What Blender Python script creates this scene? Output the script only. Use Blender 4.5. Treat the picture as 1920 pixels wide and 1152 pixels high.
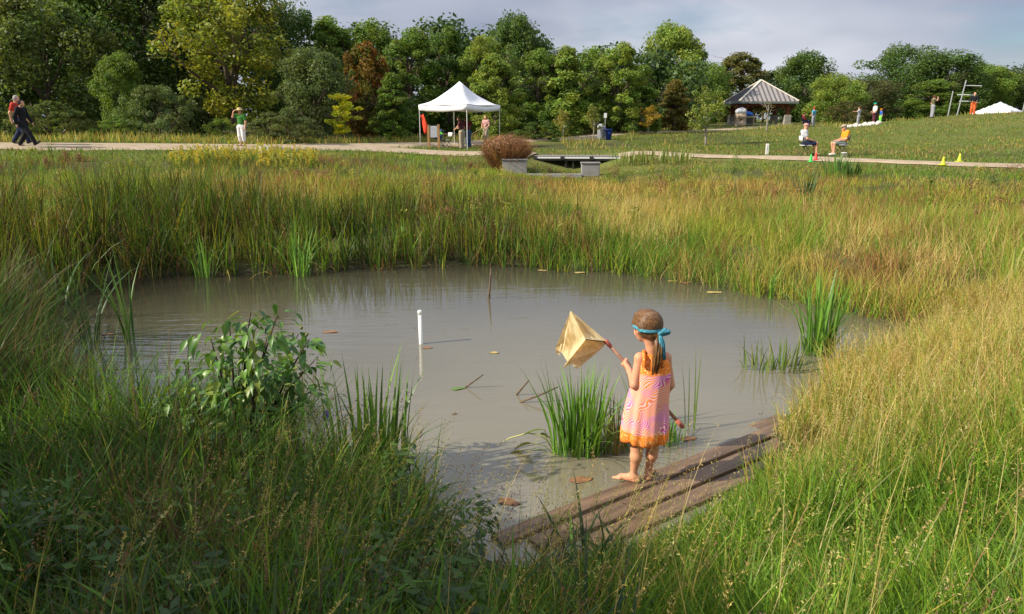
import bpy, bmesh, math, random
import numpy as np
from mathutils import Vector, Matrix

for o in list(bpy.data.objects):
    bpy.data.objects.remove(o)
SC = bpy.context.scene
COL = SC.collection
PI = math.pi

# ------------------------------------------------------------------ camera
FPX, CAMH = 1400.0, 2.34                     # focal length in photo pixels (1920 wide), eye above the water
PITCH = math.atan((576 - 228) / FPX)
cam = bpy.data.cameras.new('camera')
cam.sensor_width = 36
cam.lens = FPX / 1920 * 36
cam.clip_start, cam.clip_end = 0.05, 3000
camo = bpy.data.objects.new('camera', cam)
COL.objects.link(camo)
camo.location = (0, 0, CAMH)
camo.rotation_euler = (PI / 2 - PITCH, 0, 0)
SC.camera = camo
SC.render.resolution_x, SC.render.resolution_y = 1024, 614

# ------------------------------------------------------------------ sky
SUN_EL = math.radians(34)
SUN_H = Vector((-0.95, -0.31)).normalized()      # horizontal direction towards the sun
SUN_DIR = Vector((SUN_H.x * math.cos(SUN_EL), SUN_H.y * math.cos(SUN_EL), math.sin(SUN_EL)))
W = bpy.data.worlds.new('World')
SC.world = W
W.use_nodes = True
nt = W.node_tree
nt.nodes.clear()
N = nt.nodes.new
L = nt.links.new
out = N('ShaderNodeOutputWorld')
bg = N('ShaderNodeBackground')
bg.inputs['Strength'].default_value = 0.118
L(bg.outputs[0], out.inputs[0])
sky = N('ShaderNodeTexSky')
sky.sky_type = 'NISHITA'
sky.sun_disc = False
sky.sun_elevation = SUN_EL
sky.sun_rotation = math.atan2(SUN_H.x, SUN_H.y)
sky.air_density, sky.dust_density, sky.ozone_density = 1.0, 1.5, 1.5
tc = N('ShaderNodeTexCoord')
sep = N('ShaderNodeSeparateXYZ')
L(tc.outputs['Generated'], sep.inputs[0])
ad = N('ShaderNodeMath'); ad.operation = 'ADD'; ad.inputs[1].default_value = 0.22
L(sep.outputs[2], ad.inputs[0])
ab = N('ShaderNodeMath'); ab.operation = 'MAXIMUM'; ab.inputs[1].default_value = 0.05
L(ad.outputs[0], ab.inputs[0])
dx = N('ShaderNodeMath'); dx.operation = 'DIVIDE'
dy = N('ShaderNodeMath'); dy.operation = 'DIVIDE'
L(sep.outputs[0], dx.inputs[0]); L(ab.outputs[0], dx.inputs[1])
L(sep.outputs[1], dy.inputs[0]); L(ab.outputs[0], dy.inputs[1])
cmb = N('ShaderNodeCombineXYZ')
L(dx.outputs[0], cmb.inputs[0]); L(dy.outputs[0], cmb.inputs[1])
n1 = N('ShaderNodeTexNoise'); n1.inputs['Scale'].default_value = 1.3; n1.inputs['Detail'].default_value = 7; n1.inputs['Roughness'].default_value = 0.52
n2 = N('ShaderNodeTexNoise'); n2.inputs['Scale'].default_value = 0.55; n2.inputs['Detail'].default_value = 4
mp = N('ShaderNodeMapping'); mp.inputs['Location'].default_value = (3.1, 0.4, 7.7)
L(cmb.outputs[0], n1.inputs['Vector']); L(cmb.outputs[0], mp.inputs['Vector']); L(mp.outputs[0], n2.inputs['Vector'])
r1 = N('ShaderNodeValToRGB')
r1.color_ramp.elements[0].position, r1.color_ramp.elements[1].position = 0.28, 0.50
L(n1.outputs['Fac'], r1.inputs[0])
r2 = N('ShaderNodeValToRGB')
r2.color_ramp.elements[0].position, r2.color_ramp.elements[1].position = 0.36, 0.66
r2.color_ramp.elements[0].color = (2.1, 2.4, 3.15, 1)
r2.color_ramp.elements[1].color = (5.2, 5.35, 5.8, 1)
L(n2.outputs['Fac'], r2.inputs[0])
skm = N('ShaderNodeMix'); skm.data_type = 'RGBA'; skm.blend_type = 'MULTIPLY'; skm.inputs['Factor'].default_value = 1.0
skm.inputs['B'].default_value = (0.52, 0.55, 0.62, 1)
L(sky.outputs[0], skm.inputs['A'])
mx = N('ShaderNodeMix'); mx.data_type = 'RGBA'
# an overcast layer is brighter overhead than at the horizon
zm = N('ShaderNodeMath'); zm.operation = 'MAXIMUM'; zm.inputs[1].default_value = 0.0
L(sep.outputs[2], zm.inputs[0])
zg = N('ShaderNodeMath'); zg.operation = 'MULTIPLY_ADD'; zg.inputs[1].default_value = 0.85; zg.inputs[2].default_value = 0.80
L(zm.outputs[0], zg.inputs[0])
cg = N('ShaderNodeVectorMath'); cg.operation = 'SCALE'
L(r2.outputs[0], cg.inputs[0]); L(zg.outputs[0], cg.inputs['Scale'])
L(r1.outputs[0], mx.inputs['Factor']); L(skm.outputs['Result'], mx.inputs['A']); L(cg.outputs[0], mx.inputs['B'])
L(mx.outputs['Result'], bg.inputs['Color'])

# ------------------------------------------------------------------ sun, exposure
sl = bpy.data.lights.new('sun', 'SUN')
sl.energy = 4.7
sl.angle = math.radians(0.6)
sl.color = (1.0, 0.91, 0.76)
so = bpy.data.objects.new('sun', sl)
COL.objects.link(so)
so.rotation_euler = SUN_DIR.to_track_quat('Z', 'Y').to_euler()
so.location = SUN_DIR * 100
SC.view_settings.view_transform = 'Standard'
SC.view_settings.look = 'None'
SC.view_settings.exposure = 0.58
SC.view_settings.gamma = 1.0
SC.cycles.max_bounces = 8
SC.cycles.transparent_max_bounces = 16
SC.cycles.use_denoising = True

# ------------------------------------------------------------------ helpers: rays of the photograph
_c, _s = math.cos(PITCH), math.sin(PITCH)
def _ray(px, py):
    a, b = (px - 960) / FPX, (576 - py) / FPX
    return Vector((a, _c + b * _s, -_s + b * _c))
def on_z(px, py, z=0.0):
    d = _ray(px, py); t = (z - CAMH) / d.z
    return Vector((0, 0, CAMH)) + d * t
def at_y(px, py, Y):
    d = _ray(px, py)
    return Vector((0, 0, CAMH)) + d * (Y / d.y)
def x_at(px, Y):
    return at_y(px, 250, Y).x

# ------------------------------------------------------------------ helpers: numpy noise
def vnoise(x, y, scale, seed=0):
    x = np.asarray(x, float) / scale + seed * 17.13; y = np.asarray(y, float) / scale + seed * 9.71
    xi, yi = np.floor(x).astype(np.int64), np.floor(y).astype(np.int64)
    fx, fy = x - xi, y - yi
    fx, fy = fx * fx * (3 - 2 * fx), fy * fy * (3 - 2 * fy)
    def h(i, j):
        n = (i * 374761393 + j * 668265263 + seed * 1442695041) & 0x7fffffff
        n = ((n ^ (n >> 13)) * 1274126177) & 0x7fffffff
        n = n ^ (n >> 16)
        return (n & 0xffff) / 65535.0
    return ((h(xi, yi) * (1 - fx) + h(xi + 1, yi) * fx) * (1 - fy) + (h(xi, yi + 1) * (1 - fx) + h(xi + 1, yi + 1) * fx) * fy)
def fnoise(x, y, scale, seed=0):
    return 0.55 * vnoise(x, y, scale, seed) + 0.3 * vnoise(x, y, scale * 0.45, seed + 1) + 0.15 * vnoise(x, y, scale * 0.2, seed + 2)
def sstep(a, b, x):
    t = np.clip((np.asarray(x, float) - a) / (b - a), 0, 1)
    return t * t * (3 - 2 * t)

# ------------------------------------------------------------------ helpers: meshes
def mesh_np(name, V, faces_by_n, col=None, smooth=False):
    """V (n,3); faces_by_n: list of integer arrays (m,k)"""
    me = bpy.data.meshes.new(name)
    V = np.ascontiguousarray(V, np.float32)
    me.vertices.add(len(V)); me.vertices.foreach_set('co', V.ravel())
    fl = [f for f in faces_by_n if len(f)]
    loops = np.concatenate([f.ravel() for f in fl]).astype(np.int32)
    cnt = np.concatenate([np.full(len(f), f.shape[1]) for f in fl]).astype(np.int32)
    st = np.concatenate([[0], np.cumsum(cnt)[:-1]]).astype(np.int32)
    me.loops.add(len(loops)); me.loops.foreach_set('vertex_index', loops)
    me.polygons.add(len(cnt)); me.polygons.foreach_set('loop_start', st)
    try: me.polygons.foreach_set('loop_total', cnt)
    except Exception: pass
    if smooth: me.polygons.foreach_set('use_smooth', np.ones(len(cnt), bool))
    if col is not None:
        a = me.attributes.new('col', 'FLOAT_COLOR', 'POINT')
        c4 = np.ones((len(V), 4), np.float32); c4[:, :3] = col
        a.data.foreach_set('color', c4.ravel())
    me.update(calc_edges=True); me.validate()
    return me

class MB:
    """collects simple shapes, builds one mesh object"""
    def __init__(s): s.v = []; s.f = []
    def add(s, vs, fs):
        b = len(s.v); s.v += [tuple(v) for v in vs]; s.f += [tuple(i + b for i in f) for f in fs]; return s
    def box(s, c, size, rot=None, bev=0.0):
        hx, hy, hz_ = [q / 2 for q in size]
        M = rot.to_3x3() if rot is not None else Matrix.Identity(3)
        c = Vector(c)
        vs = [c + M @ Vector((x * hx, y * hy, z * hz_)) for z in (-1, 1) for y in (-1, 1) for x in (-1, 1)]
        return s.add(vs, [(0, 2, 3, 1), (4, 5, 7, 6), (0, 1, 5, 4), (2, 6, 7, 3), (0, 4, 6, 2), (1, 3, 7, 5)])
    def bar(s, a, b, w, h=None, up=(0, 0, 1)):
        a, b = Vector(a), Vector(b); d = (b - a).normalized(); u = Vector(up)
        if abs(d.dot(u)) > 0.98: u = Vector((0, 1, 0))
        sx = d.cross(u).normalized(); u = sx.cross(d); h = h or w
        vs = [p + sx * (i * w / 2) + u * (j * h / 2) for p in (a, b) for i, j in ((-1, -1), (1, -1), (1, 1), (-1, 1))]
        return s.add(vs, [(0, 1, 2, 3), (7, 6, 5, 4), (0, 4, 5, 1), (1, 5, 6, 2), (2, 6, 7, 3), (3, 7, 4, 0)])
    def tube(s, pts, radii, n=8, cap=True):
        pts = [Vector(p) for p in pts]
        if not hasattr(radii, '__len__'): radii = [radii] * len(pts)
        vs, fs = [], []
        ref = Vector((0.31, 0.17, 0.93))
        for i, p in enumerate(pts):
            d = (pts[min(i + 1, len(pts) - 1)] - pts[max(i - 1, 0)]).normalized()
            if abs(d.dot(ref)) > 0.97: ref = Vector((0.93, 0.3, 0.1))
            a = d.cross(ref).normalized(); b = d.cross(a)
            for k in range(n):
                t = 2 * PI * k / n
                vs.append(p + (a * math.cos(t) + b * math.sin(t)) * radii[i])
        for i in range(len(pts) - 1):
            for k in range(n):
                fs.append((i * n + k, i * n + (k + 1) % n, (i + 1) * n + (k + 1) % n, (i + 1) * n + k))
        if cap:
            fs.append(tuple(range(n))[::-1]); fs.append(tuple((len(pts) - 1) * n + k for k in range(n)))
        return s.add(vs, fs)
    def lathe(s, prof, c=(0, 0, 0), n=20, sx=1, sy=1):
        vs, fs = [], []
        for r, z in prof:
            for k in range(n):
                t = 2 * PI * k / n
                vs.append((c[0] + r * math.cos(t) * sx, c[1] + r * math.sin(t) * sy, c[2] + z))
        for i in range(len(prof) - 1):
            for k in range(n):
                fs.append((i * n + k, i * n + (k + 1) % n, (i + 1) * n + (k + 1) % n, (i + 1) * n + k))
        fs.append(tuple(range(n))[::-1]); fs.append(tuple((len(prof) - 1) * n + k for k in range(n)))
        return s.add(vs, fs)
    def mesh(s, name, smooth=False):
        me = bpy.data.meshes.new(name); me.from_pydata(s.v, [], s.f)
        if smooth:
            for p in me.polygons: p.use_smooth = True
        me.update(); return me
    def build(s, name, mat, parent=None, smooth=False, bevel=0):
        return obj(name, s.mesh(name, smooth), mat, parent, bevel)

def obj(name, me, mat=None, parent=None, bevel=0):
    o = bpy.data.objects.new(name, me); COL.objects.link(o)
    if mat is not None and not me.materials: me.materials.append(mat)
    if parent is not None: o.parent = parent
    if bevel:
        m = o.modifiers.new('bevel', 'BEVEL'); m.width = bevel; m.segments = 2; m.limit_method = 'ANGLE'
    return o
def tag(o, label, cat=None, group=None, kind=None):
    o['label'] = label
    if cat: o['category'] = cat
    if group: o['group'] = group
    if kind: o['kind'] = kind
    return o
def thing(name, label, cat, loc=(0, 0, 0), rz=0.0, group=None):
    o = bpy.data.objects.new(name, None); COL.objects.link(o)
    o.empty_display_size = 0.2
    o.location = loc; o.rotation_euler = (0, 0, rz)
    return tag(o, label, cat, group)
def copy_tree(o, parent=None):
    c = o.copy(); COL.objects.link(c); c.parent = parent
    for ch in list(o.children): copy_tree(ch, c)
    return c

# ------------------------------------------------------------------ helpers: materials
def mat(name, color, rough=0.6, spec=0.3, noise=0.0, nscale=20.0, bump=0.0, metal=0.0, color2=None, dist=0.01, stretch=None, coat=0.0):
    m = bpy.data.materials.new(name); m.use_nodes = True
    nt = m.node_tree; b = nt.nodes['Principled BSDF']
    b.inputs['Roughness'].default_value = rough; b.inputs['Metallic'].default_value = metal
    b.inputs['Specular IOR Level'].default_value = spec
    b.inputs['Coat Weight'].default_value = coat
    c = (*color, 1)
    b.inputs['Base Color'].default_value = c
    if noise or bump or color2:
        tcn = nt.nodes.new('ShaderNodeTexCoord'); mpn = nt.nodes.new('ShaderNodeMapping')
        nt.links.new(tcn.outputs['Object'], mpn.inputs[0])
        if stretch: mpn.inputs['Scale'].default_value = stretch
        nz = nt.nodes.new('ShaderNodeTexNoise'); nz.inputs['Scale'].default_value = nscale; nz.inputs['Detail'].default_value = 5
        nt.links.new(mpn.outputs[0], nz.inputs['Vector'])
        rp = nt.nodes.new('ShaderNodeValToRGB')
        rp.color_ramp.elements[0].position, rp.color_ramp.elements[1].position = 0.3, 0.7
        c2 = color2 or tuple(q * (1 - noise) for q in color)
        rp.color_ramp.elements[0].color = (*c2, 1); rp.color_ramp.elements[1].color = c
        nt.links.new(nz.outputs['Fac'], rp.inputs[0]); nt.links.new(rp.outputs[0], b.inputs['Base Color'])
        if bump:
            bp = nt.nodes.new('ShaderNodeBump'); bp.inputs['Strength'].default_value = bump; bp.inputs['Distance'].default_value = dist
            nt.links.new(nz.outputs['Fac'], bp.inputs['Height']); nt.links.new(bp.outputs[0], b.inputs['Normal'])
    return m

def leaf_mat(name, transl=0.4, rough=0.5, spec=0.25, objcol=False, tint=(1, 1, 1)):
    """foliage: colour per blade or leaf from the 'col' attribute, light shining through"""
    m = bpy.data.materials.new(name); m.use_nodes = True
    nt = m.node_tree; nt.nodes.clear()
    o = nt.nodes.new('ShaderNodeOutputMaterial')
    at = nt.nodes.new('ShaderNodeAttribute'); at.attribute_name = 'col'
    src = at.outputs['Color']
    if objcol:
        oi = nt.nodes.new('ShaderNodeObjectInfo')
        mm = nt.nodes.new('ShaderNodeMix'); mm.data_type = 'RGBA'; mm.blend_type = 'MULTIPLY'; mm.inputs['Factor'].default_value = 1
        nt.links.new(src, mm.inputs['A']); nt.links.new(oi.outputs['Color'], mm.inputs['B']); src = mm.outputs['Result']
    p = nt.nodes.new('ShaderNodeBsdfPrincipled'); p.inputs['Roughness'].default_value = rough; p.inputs['Specular IOR Level'].default_value = spec
    t = nt.nodes.new('ShaderNodeBsdfTranslucent')
    hs = nt.nodes.new('ShaderNodeMix'); hs.data_type = 'RGBA'; hs.blend_type = 'MULTIPLY'; hs.inputs['Factor'].default_value = 1
    hs.inputs['B'].default_value = (1.25, 1.15, 0.55, 1)
    nt.links.new(src, p.inputs['Base Color']); nt.links.new(src, hs.inputs['A']); nt.links.new(hs.outputs['Result'], t.inputs[0])
    mxs = nt.nodes.new('ShaderNodeMixShader'); mxs.inputs[0].default_value = transl
    nt.links.new(p.outputs[0], mxs.inputs[1]); nt.links.new(t.outputs[0], mxs.inputs[2]); nt.links.new(mxs.outputs[0], o.inputs[0])
    return m

M = {}
M['grass'] = leaf_mat('grass_blades', 0.38)
M['leaf'] = leaf_mat('tree_leaves', 0.42, objcol=True)
M['bigleaf'] = leaf_mat('shrub_leaves', 0.30, rough=0.38, spec=0.4, objcol=True)
M['bark'] = mat('bark', (0.13, 0.10, 0.075), 0.9, 0.1, noise=0.5, nscale=9, bump=0.6, stretch=(1, 1, 0.25))
M['bark_pale'] = mat('pale_bark', (0.30, 0.27, 0.22), 0.9, 0.1, noise=0.4, nscale=9, bump=0.4, stretch=(1, 1, 0.25))
M['white_cloth'] = mat('white_canopy_cloth', (0.80, 0.80, 0.82), 0.65, 0.2, noise=0.06, nscale=3, bump=0.25, dist=0.03)
M['white_metal'] = mat('white_painted_metal', (0.78, 0.78, 0.76), 0.4, 0.4, noise=0.08, nscale=30)
M['grey_metal'] = mat('galvanised_metal', (0.42, 0.43, 0.44), 0.45, 0.5, noise=0.2, nscale=15, metal=0.4)
M['black_metal'] = mat('dark_metal', (0.03, 0.028, 0.025), 0.5, 0.4, noise=0.2, nscale=20)
M['concrete'] = mat('concrete', (0.30, 0.29, 0.275), 0.85, 0.2, noise=0.3, nscale=4, bump=0.3)
M['gravel'] = mat('gravel', (0.42, 0.34, 0.245), 0.95, 0.1, nscale=2.6, bump=0.5, color2=(0.30, 0.23, 0.15))
M['wood_post'] = mat('pine_post', (0.42, 0.24, 0.10), 0.75, 0.2, noise=0.35, nscale=8, stretch=(1, 1, 0.15))
M['wood_red'] = mat('stained_timber', (0.20, 0.065, 0.03), 0.7, 0.25, noise=0.4, nscale=6, stretch=(1, 1, 0.2))
M['stone'] = mat('stone_base', (0.33, 0.31, 0.27), 0.9, 0.15, noise=0.45, nscale=5, bump=0.6)
M['roof'] = mat('grey_roof_metal', (0.32, 0.29, 0.27), 0.5, 0.35, noise=0.15, nscale=2)
M['stick'] = mat('dead_stick', (0.17, 0.12, 0.08), 0.85, 0.2, noise=0.5, nscale=25)
M['skin'] = mat('skin', (0.62, 0.33, 0.21), 0.5, 0.35, noise=0.08, nscale=12)
for k_, c_ in dict(red=(0.5, 0.05, 0.035), darkred=(0.16, 0.02, 0.03), navy=(0.02, 0.03, 0.07), jeans=(0.06, 0.10, 0.2), black=(0.014, 0.015, 0.018), khaki=(0.40, 0.34, 0.24), greycloth=(0.30, 0.31, 0.34), palegrey=(0.46, 0.48, 0.52), white=(0.74, 0.73, 0.72), green=(0.06, 0.20, 0.04), orange=(0.85, 0.32, 0.03), orangered=(0.62, 0.13, 0.04), blue=(0.03, 0.12, 0.45), skyblue=(0.10, 0.38, 0.60), teal=(0.02, 0.42, 0.28), pink=(0.55, 0.30, 0.28), straw=(0.62, 0.46, 0.22), greygreen=(0.16, 0.20, 0.19), brownhair=(0.10, 0.055, 0.03), greyhair=(0.35, 0.33, 0.30), tan=(0.42, 0.33, 0.24), maroon=(0.10, 0.03, 0.04), lime=(0.18, 0.75, 0.06), olive=(0.13, 0.12, 0.06)).items():
    M[k_] = mat('cloth_' + k_, c_, 0.8, 0.15, noise=0.22, nscale=14, bump=0.15)
def plastic(n, c): M[n] = mat(n, c, 0.4, 0.4, noise=0.1, nscale=10)
plastic('plastic_green', (0.05, 0.60, 0.10)); plastic('plastic_red', (0.80, 0.07, 0.05)); plastic('plastic_yellow', (0.66, 0.72, 0.03)); plastic('plastic_blue', (0.03, 0.07, 0.50)); plastic('plastic_grey', (0.22, 0.23, 0.25)); plastic('plastic_white', (0.80, 0.79, 0.76))

# ================================================================== terrain
POND = [(-5.8, 8.0), (-6.4, 9.2), (-6.3, 10.4), (-5.4, 11.5), (-3.5, 11.75), (-2, 12.1), (-.5, 12.35), (1, 12.0), (2, 11.4), (2.9, 10.7), (3.6, 9.9), (4.3, 9.1), (4.75, 8.65), (4.55, 8.0), (3.95, 7.45), (3.25, 6.95), (2.7, 6.4), (2.3, 5.9), (2.05, 5.5), (1.8, 4.95), (1.5, 4.5), (1.15, 4.12), (.8, 3.82), (.35, 3.66), (-.1, 3.7), (-.45, 3.95), (-.7, 4.3), (-1.2, 4.55), (-1.8, 4.6), (-2.6, 4.9), (-3.4, 5.3), (-4.1, 5.8), (-4.7, 6.5), (-5.1, 7.2)]
def catmull(P, k=4):
    P = [np.array(p, float) for p in P]; n = len(P); o = []
    for i in range(n):
        a, b, c, d = P[i - 1], P[i], P[(i + 1) % n], P[(i + 2) % n]
        for j in range(k):
            t = j / k
            o.append(0.5 * (2 * b + (c - a) * t + (2 * a - 5 * b + 4 * c - d) * t * t + (3 * b - a - 3 * c + d) * t ** 3))
    return np.array(o)
PP = catmull(POND, 3)
PP += np.stack([(vnoise(PP[:, 0], PP[:, 1], 0.5, 5) - .5) * .25, (vnoise(PP[:, 0], PP[:, 1], 0.5, 6) - .5) * .25], 1)
def pond_d(x, y):
    """signed distance to the shoreline, positive on land"""
    x = np.asarray(x, float); y = np.asarray(y, float); sh = x.shape; x = x.ravel(); y = y.ravel()
    best = np.full(x.shape, 1e9); ins = np.zeros(x.shape, bool)
    A, B = PP, np.roll(PP, -1, 0)
    for (ax, ay), (bx, by) in zip(A, B):
        ex, ey = bx - ax, by - ay
        t = np.clip(((x - ax) * ex + (y - ay) * ey) / (ex * ex + ey * ey + 1e-12), 0, 1)
        best = np.minimum(best, (x - ax - t * ex) ** 2 + (y - ay - t * ey) ** 2)
        if abs(ey) > 1e-9:
            ins ^= ((ay > y) != (by > y)) & (x < ex * (y - ay) / ey + ax)
    d = np.sqrt(best)
    return np.where(ins, -d, d).reshape(sh)

BACK = [(-300, 274, 27.5), (-150, 274, 28.5), (45, 275, 29.5), (250, 276, 31), (450, 277, 34), (620, 276, 38), (780, 272.5, 43.5), (940, 266, 49), (1100, 259, 55), (1290, 247, 64), (1420, 240, 74)]
FRONT = [(560, 277, 36.5), (680, 281, 38), (780, 286, 38), (880, 290, 37.2), (1000, 293, 36), (1160, 294, 35.5), (1300, 294, 35), (1450, 298, 33), (1600, 303, 31.3), (1780, 310, 29), (1950, 315, 28), (2150, 320, 27)]
back3 = [at_y(*p) for p in BACK]; front3 = [at_y(*p) for p in FRONT]
ctrl = [tuple(p) for p in back3 + front3]
for px, py, Y in [(1540, 293, 33.5), (1325, 275, 46), (1640, 236, 64), (1500, 248, 62), (1743, 223, 61), (1880, 215, 58), (2100, 207, 54), (1700, 270, 42), (1880, 268, 40), (2150, 262, 38), (1130, 252, 57), (1425, 236, 80), (866, 280, 43)]:
    ctrl.append(tuple(at_y(px, py, Y)))
ctrl += [(3.0, 35.3, .15), (2.9, 33, .1), (2.6, 30.8, .06), (.6, 30.5, .12), (4.6, 30.5, .12), (2.4, 28, .08), (-10, 17, .22), (-4, 18, .2), (0, 20, .18), (5, 20, .2), (9, 17, .3), (12, 13, .4), (9, 8.5, .45), (-13, 12, .45), (-14, 22, .45), (-5, 26, .3), (0, 28, .3), (7, 27, .25), (15, 23, .45), (21, 23, .5), (14, 5, .6),
         (0, 0, .72), (3, 0, .8), (-3, 0, .85), (0, -6, 1.0), (7, -3, 1.0), (-7, -3, 1.1), (5, 3, .6), (-5, 3.2, .45), (-9, 5, .55), (3.2, 4, .42), (-2, 3, .4), (1.5, 2.5, .5), (0, 2.5, .5), (4.5, 6.4, .35),
         (-30, 45, 1.4), (-15, 50, 1.2), (-45, 35, 1.9), (-25, 70, 1.7), (0, 62, 1.4), (12, 68, 1.6), (0, 120, 2.2), (-60, 120, 3), (60, 120, 2.4), (45, 85, 2.3), (25, 90, 2.0), (60, 60, 3.2), (140, 200, 3), (-140, 200, 3), (0, 250, 3), (-90, 10, 3), (90, 10, 2.5), (0, -80, 2), (40, 30, 1.6), (-40, -20, 2), (40, -20, 2)]
CT = np.array(ctrl)
def _phi(r2): return np.sqrt(r2 + 2.5)
_n = len(CT)
_K = _phi(((CT[:, None, :2] - CT[None, :, :2]) ** 2).sum(2)) + np.eye(_n) * -0.02
_A = np.zeros((_n + 1, _n + 1)); _A[:_n, :_n] = _K; _A[:_n, _n] = 1; _A[_n, :_n] = 1
_wt = np.linalg.solve(_A, np.concatenate([CT[:, 2], [0]]))
def hz(x, y):
    x = np.asarray(x, float); y = np.asarray(y, float); sh = x.shape; xf, yf = x.ravel(), y.ravel()
    z = np.full(xf.shape, _wt[_n])
    for i in range(_n): z += _wt[i] * _phi((xf - CT[i, 0]) ** 2 + (yf - CT[i, 1]) ** 2)
    z = np.clip(z, 0.06, 12)
    near = (np.abs(xf) < 14) & (yf > 0) & (yf < 18)
    d = np.full(xf.shape, 9.0); d[near] = pond_d(xf[near], yf[near])
    land = z * sstep(-0.05, 2.2, d) + 0.05 * sstep(-.02, .15, d)
    bed = -0.38 * (1 - np.exp(np.minimum(d, 0) / 0.55)) - 0.015
    z = np.where(d > 0, np.where(d < 2.2, land, z + .05), bed)
    return z.reshape(sh)
def hz1(x, y): return float(hz(np.array([x]), np.array([y]))[0])

def seg_d(pts, x, y):
    x = np.asarray(x, float); y = np.asarray(y, float); best = np.full(x.shape, 1e9)
    for a, b in zip(pts[:-1], pts[1:]):
        ex, ey = b[0] - a[0], b[1] - a[1]
        t = np.clip(((x - a[0]) * ex + (y - a[1]) * ey) / (ex * ex + ey * ey), 0, 1)
        best = np.minimum(best, (x - a[0] - t * ex) ** 2 + (y - a[1] - t * ey) ** 2)
    return np.sqrt(best)
def path_side(x):
    """y of the back path at this x, to tell this side from the far side"""
    return np.interp(x, [p.x for p in back3], [p.y for p in back3])
def front_y(x):
    return np.interp(x, [back3[1].x, back3[3].x] + [p.x for p in front3], [back3[1].y, back3[3].y] + [p.y for p in front3])

# ground sheet, finer near the pond
def axis(lo, hi, n, w, c):
    u = np.linspace(math.asinh((lo - c) / w), math.asinh((hi - c) / w), n)
    return np.sinh(u) * w + c
gx = axis(-900, 900, 330, 7.0, 0); gy = axis(-120, 1500, 330, 9.0, 8)
GX, GY = np.meshgrid(gx, gy)
GZ = hz(GX, GY) + np.where((np.abs(GX) < 40) & (GY < 70), (fnoise(GX, GY, 1.4, 3) - .5) * .07, 0)
dP = np.minimum(seg_d(back3, GX, GY), seg_d(front3, GX, GY))
GZ -= np.where(dP < 4, .03 * (1 - sstep(1.6, 3.5, dP)), 0)
dd = pond_d(GX, GY)
lawn = sstep(4.8, 3.0, dP)
hill = sstep(14, 20, GX) * sstep(33, 36, GY + (GX - 18) * .2)
lawn = np.maximum(lawn, hill)
ns = fnoise(GX, GY, 1.1, 11)[..., None]; nl = fnoise(GX, GY, 3.5, 21)[..., None]
c_marsh = np.array([.075, .082, .028]) * (0.5 + .9 * ns)
c_lawn = np.array([.10, .135, .03]) * (0.6 + .7 * ns) * (1 - nl * .45) + np.array([.17, .12, .045]) * nl * .55
gc = c_marsh * (1 - lawn[..., None]) + c_lawn * lawn[..., None]
mud = sstep(.35, -.1, dd)[..., None]
gc = gc * (1 - mud) + np.array([.042, .036, .023]) * mud
ny, nx = GX.shape
idx = np.arange(nx * ny).reshape(ny, nx)
Q = np.stack([idx[:-1, :-1], idx[:-1, 1:], idx[1:, 1:], idx[1:, :-1]], -1).reshape(-1, 4)
gme = mesh_np('ground', np.stack([GX, GY, GZ], -1).reshape(-1, 3), [Q], gc.reshape(-1, 3), True)
gm = bpy.data.materials.new('ground_soil'); gm.use_nodes = True
_nt = gm.node_tree; _b = _nt.nodes['Principled BSDF']; _b.inputs['Roughness'].default_value = .95; _b.inputs['Specular IOR Level'].default_value = .1
_at = _nt.nodes.new('ShaderNodeAttribute'); _at.attribute_name = 'col'
_nz = _nt.nodes.new('ShaderNodeTexNoise'); _nz.inputs['Scale'].default_value = 9; _nz.inputs['Detail'].default_value = 6
_tc = _nt.nodes.new('ShaderNodeTexCoord'); _nt.links.new(_tc.outputs['Object'], _nz.inputs['Vector'])
_mr = _nt.nodes.new('ShaderNodeMapRange'); _mr.inputs['To Min'].default_value = .45; _mr.inputs['To Max'].default_value = 1.5
_nt.links.new(_nz.outputs['Fac'], _mr.inputs[0])
_mm = _nt.nodes.new('ShaderNodeMix'); _mm.data_type = 'RGBA'; _mm.blend_type = 'MULTIPLY'; _mm.inputs['Factor'].default_value = 1
_nt.links.new(_at.outputs['Color'], _mm.inputs['A']); _nt.links.new(_mr.outputs[0], _mm.inputs['B']); _nt.links.new(_mm.outputs['Result'], _b.inputs['Base Color'])
_bp = _nt.nodes.new('ShaderNodeBump'); _bp.inputs['Strength'].default_value = .7; _bp.inputs['Distance'].default_value = .05
_nt.links.new(_nz.outputs['Fac'], _bp.inputs['Height']); _nt.links.new(_bp.outputs[0], _b.inputs['Normal'])
tag(obj('ground', gme, gm), 'brown and green ground sloping around the pond', 'ground', kind='structure')

# ------------------------------------------------------------------ pond water
ctr = PP.mean(0)
off = PP + (PP - ctr) / np.linalg.norm(PP - ctr, axis=1)[:, None] * .12
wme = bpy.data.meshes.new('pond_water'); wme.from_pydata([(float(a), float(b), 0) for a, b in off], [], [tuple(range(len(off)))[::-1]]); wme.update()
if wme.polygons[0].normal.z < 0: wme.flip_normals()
wm = bpy.data.materials.new('muddy_water'); wm.use_nodes = True
_nt = wm.node_tree; _nt.nodes.clear(); nn = _nt.nodes.new; ll = _nt.links.new
_o = nn('ShaderNodeOutputMaterial'); _tc = nn('ShaderNodeTexCoord')
def _wn(scale, stretch, rot, det=3):
    mp_ = nn('ShaderNodeMapping'); mp_.inputs['Scale'].default_value = stretch; mp_.inputs['Rotation'].default_value = (0, 0, rot)
    ll(_tc.outputs['Object'], mp_.inputs[0])
    z_ = nn('ShaderNodeTexNoise'); z_.inputs['Scale'].default_value = scale; z_.inputs['Detail'].default_value = det; ll(mp_.outputs[0], z_.inputs['Vector']); return z_
w1 = _wn(2.6, (.45, 2.6, 1), .08); w2 = _wn(7, (.6, 1.8, 1), -.15, 2); w3 = _wn(.45, (1, 1, 1), 0, 2)
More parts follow.
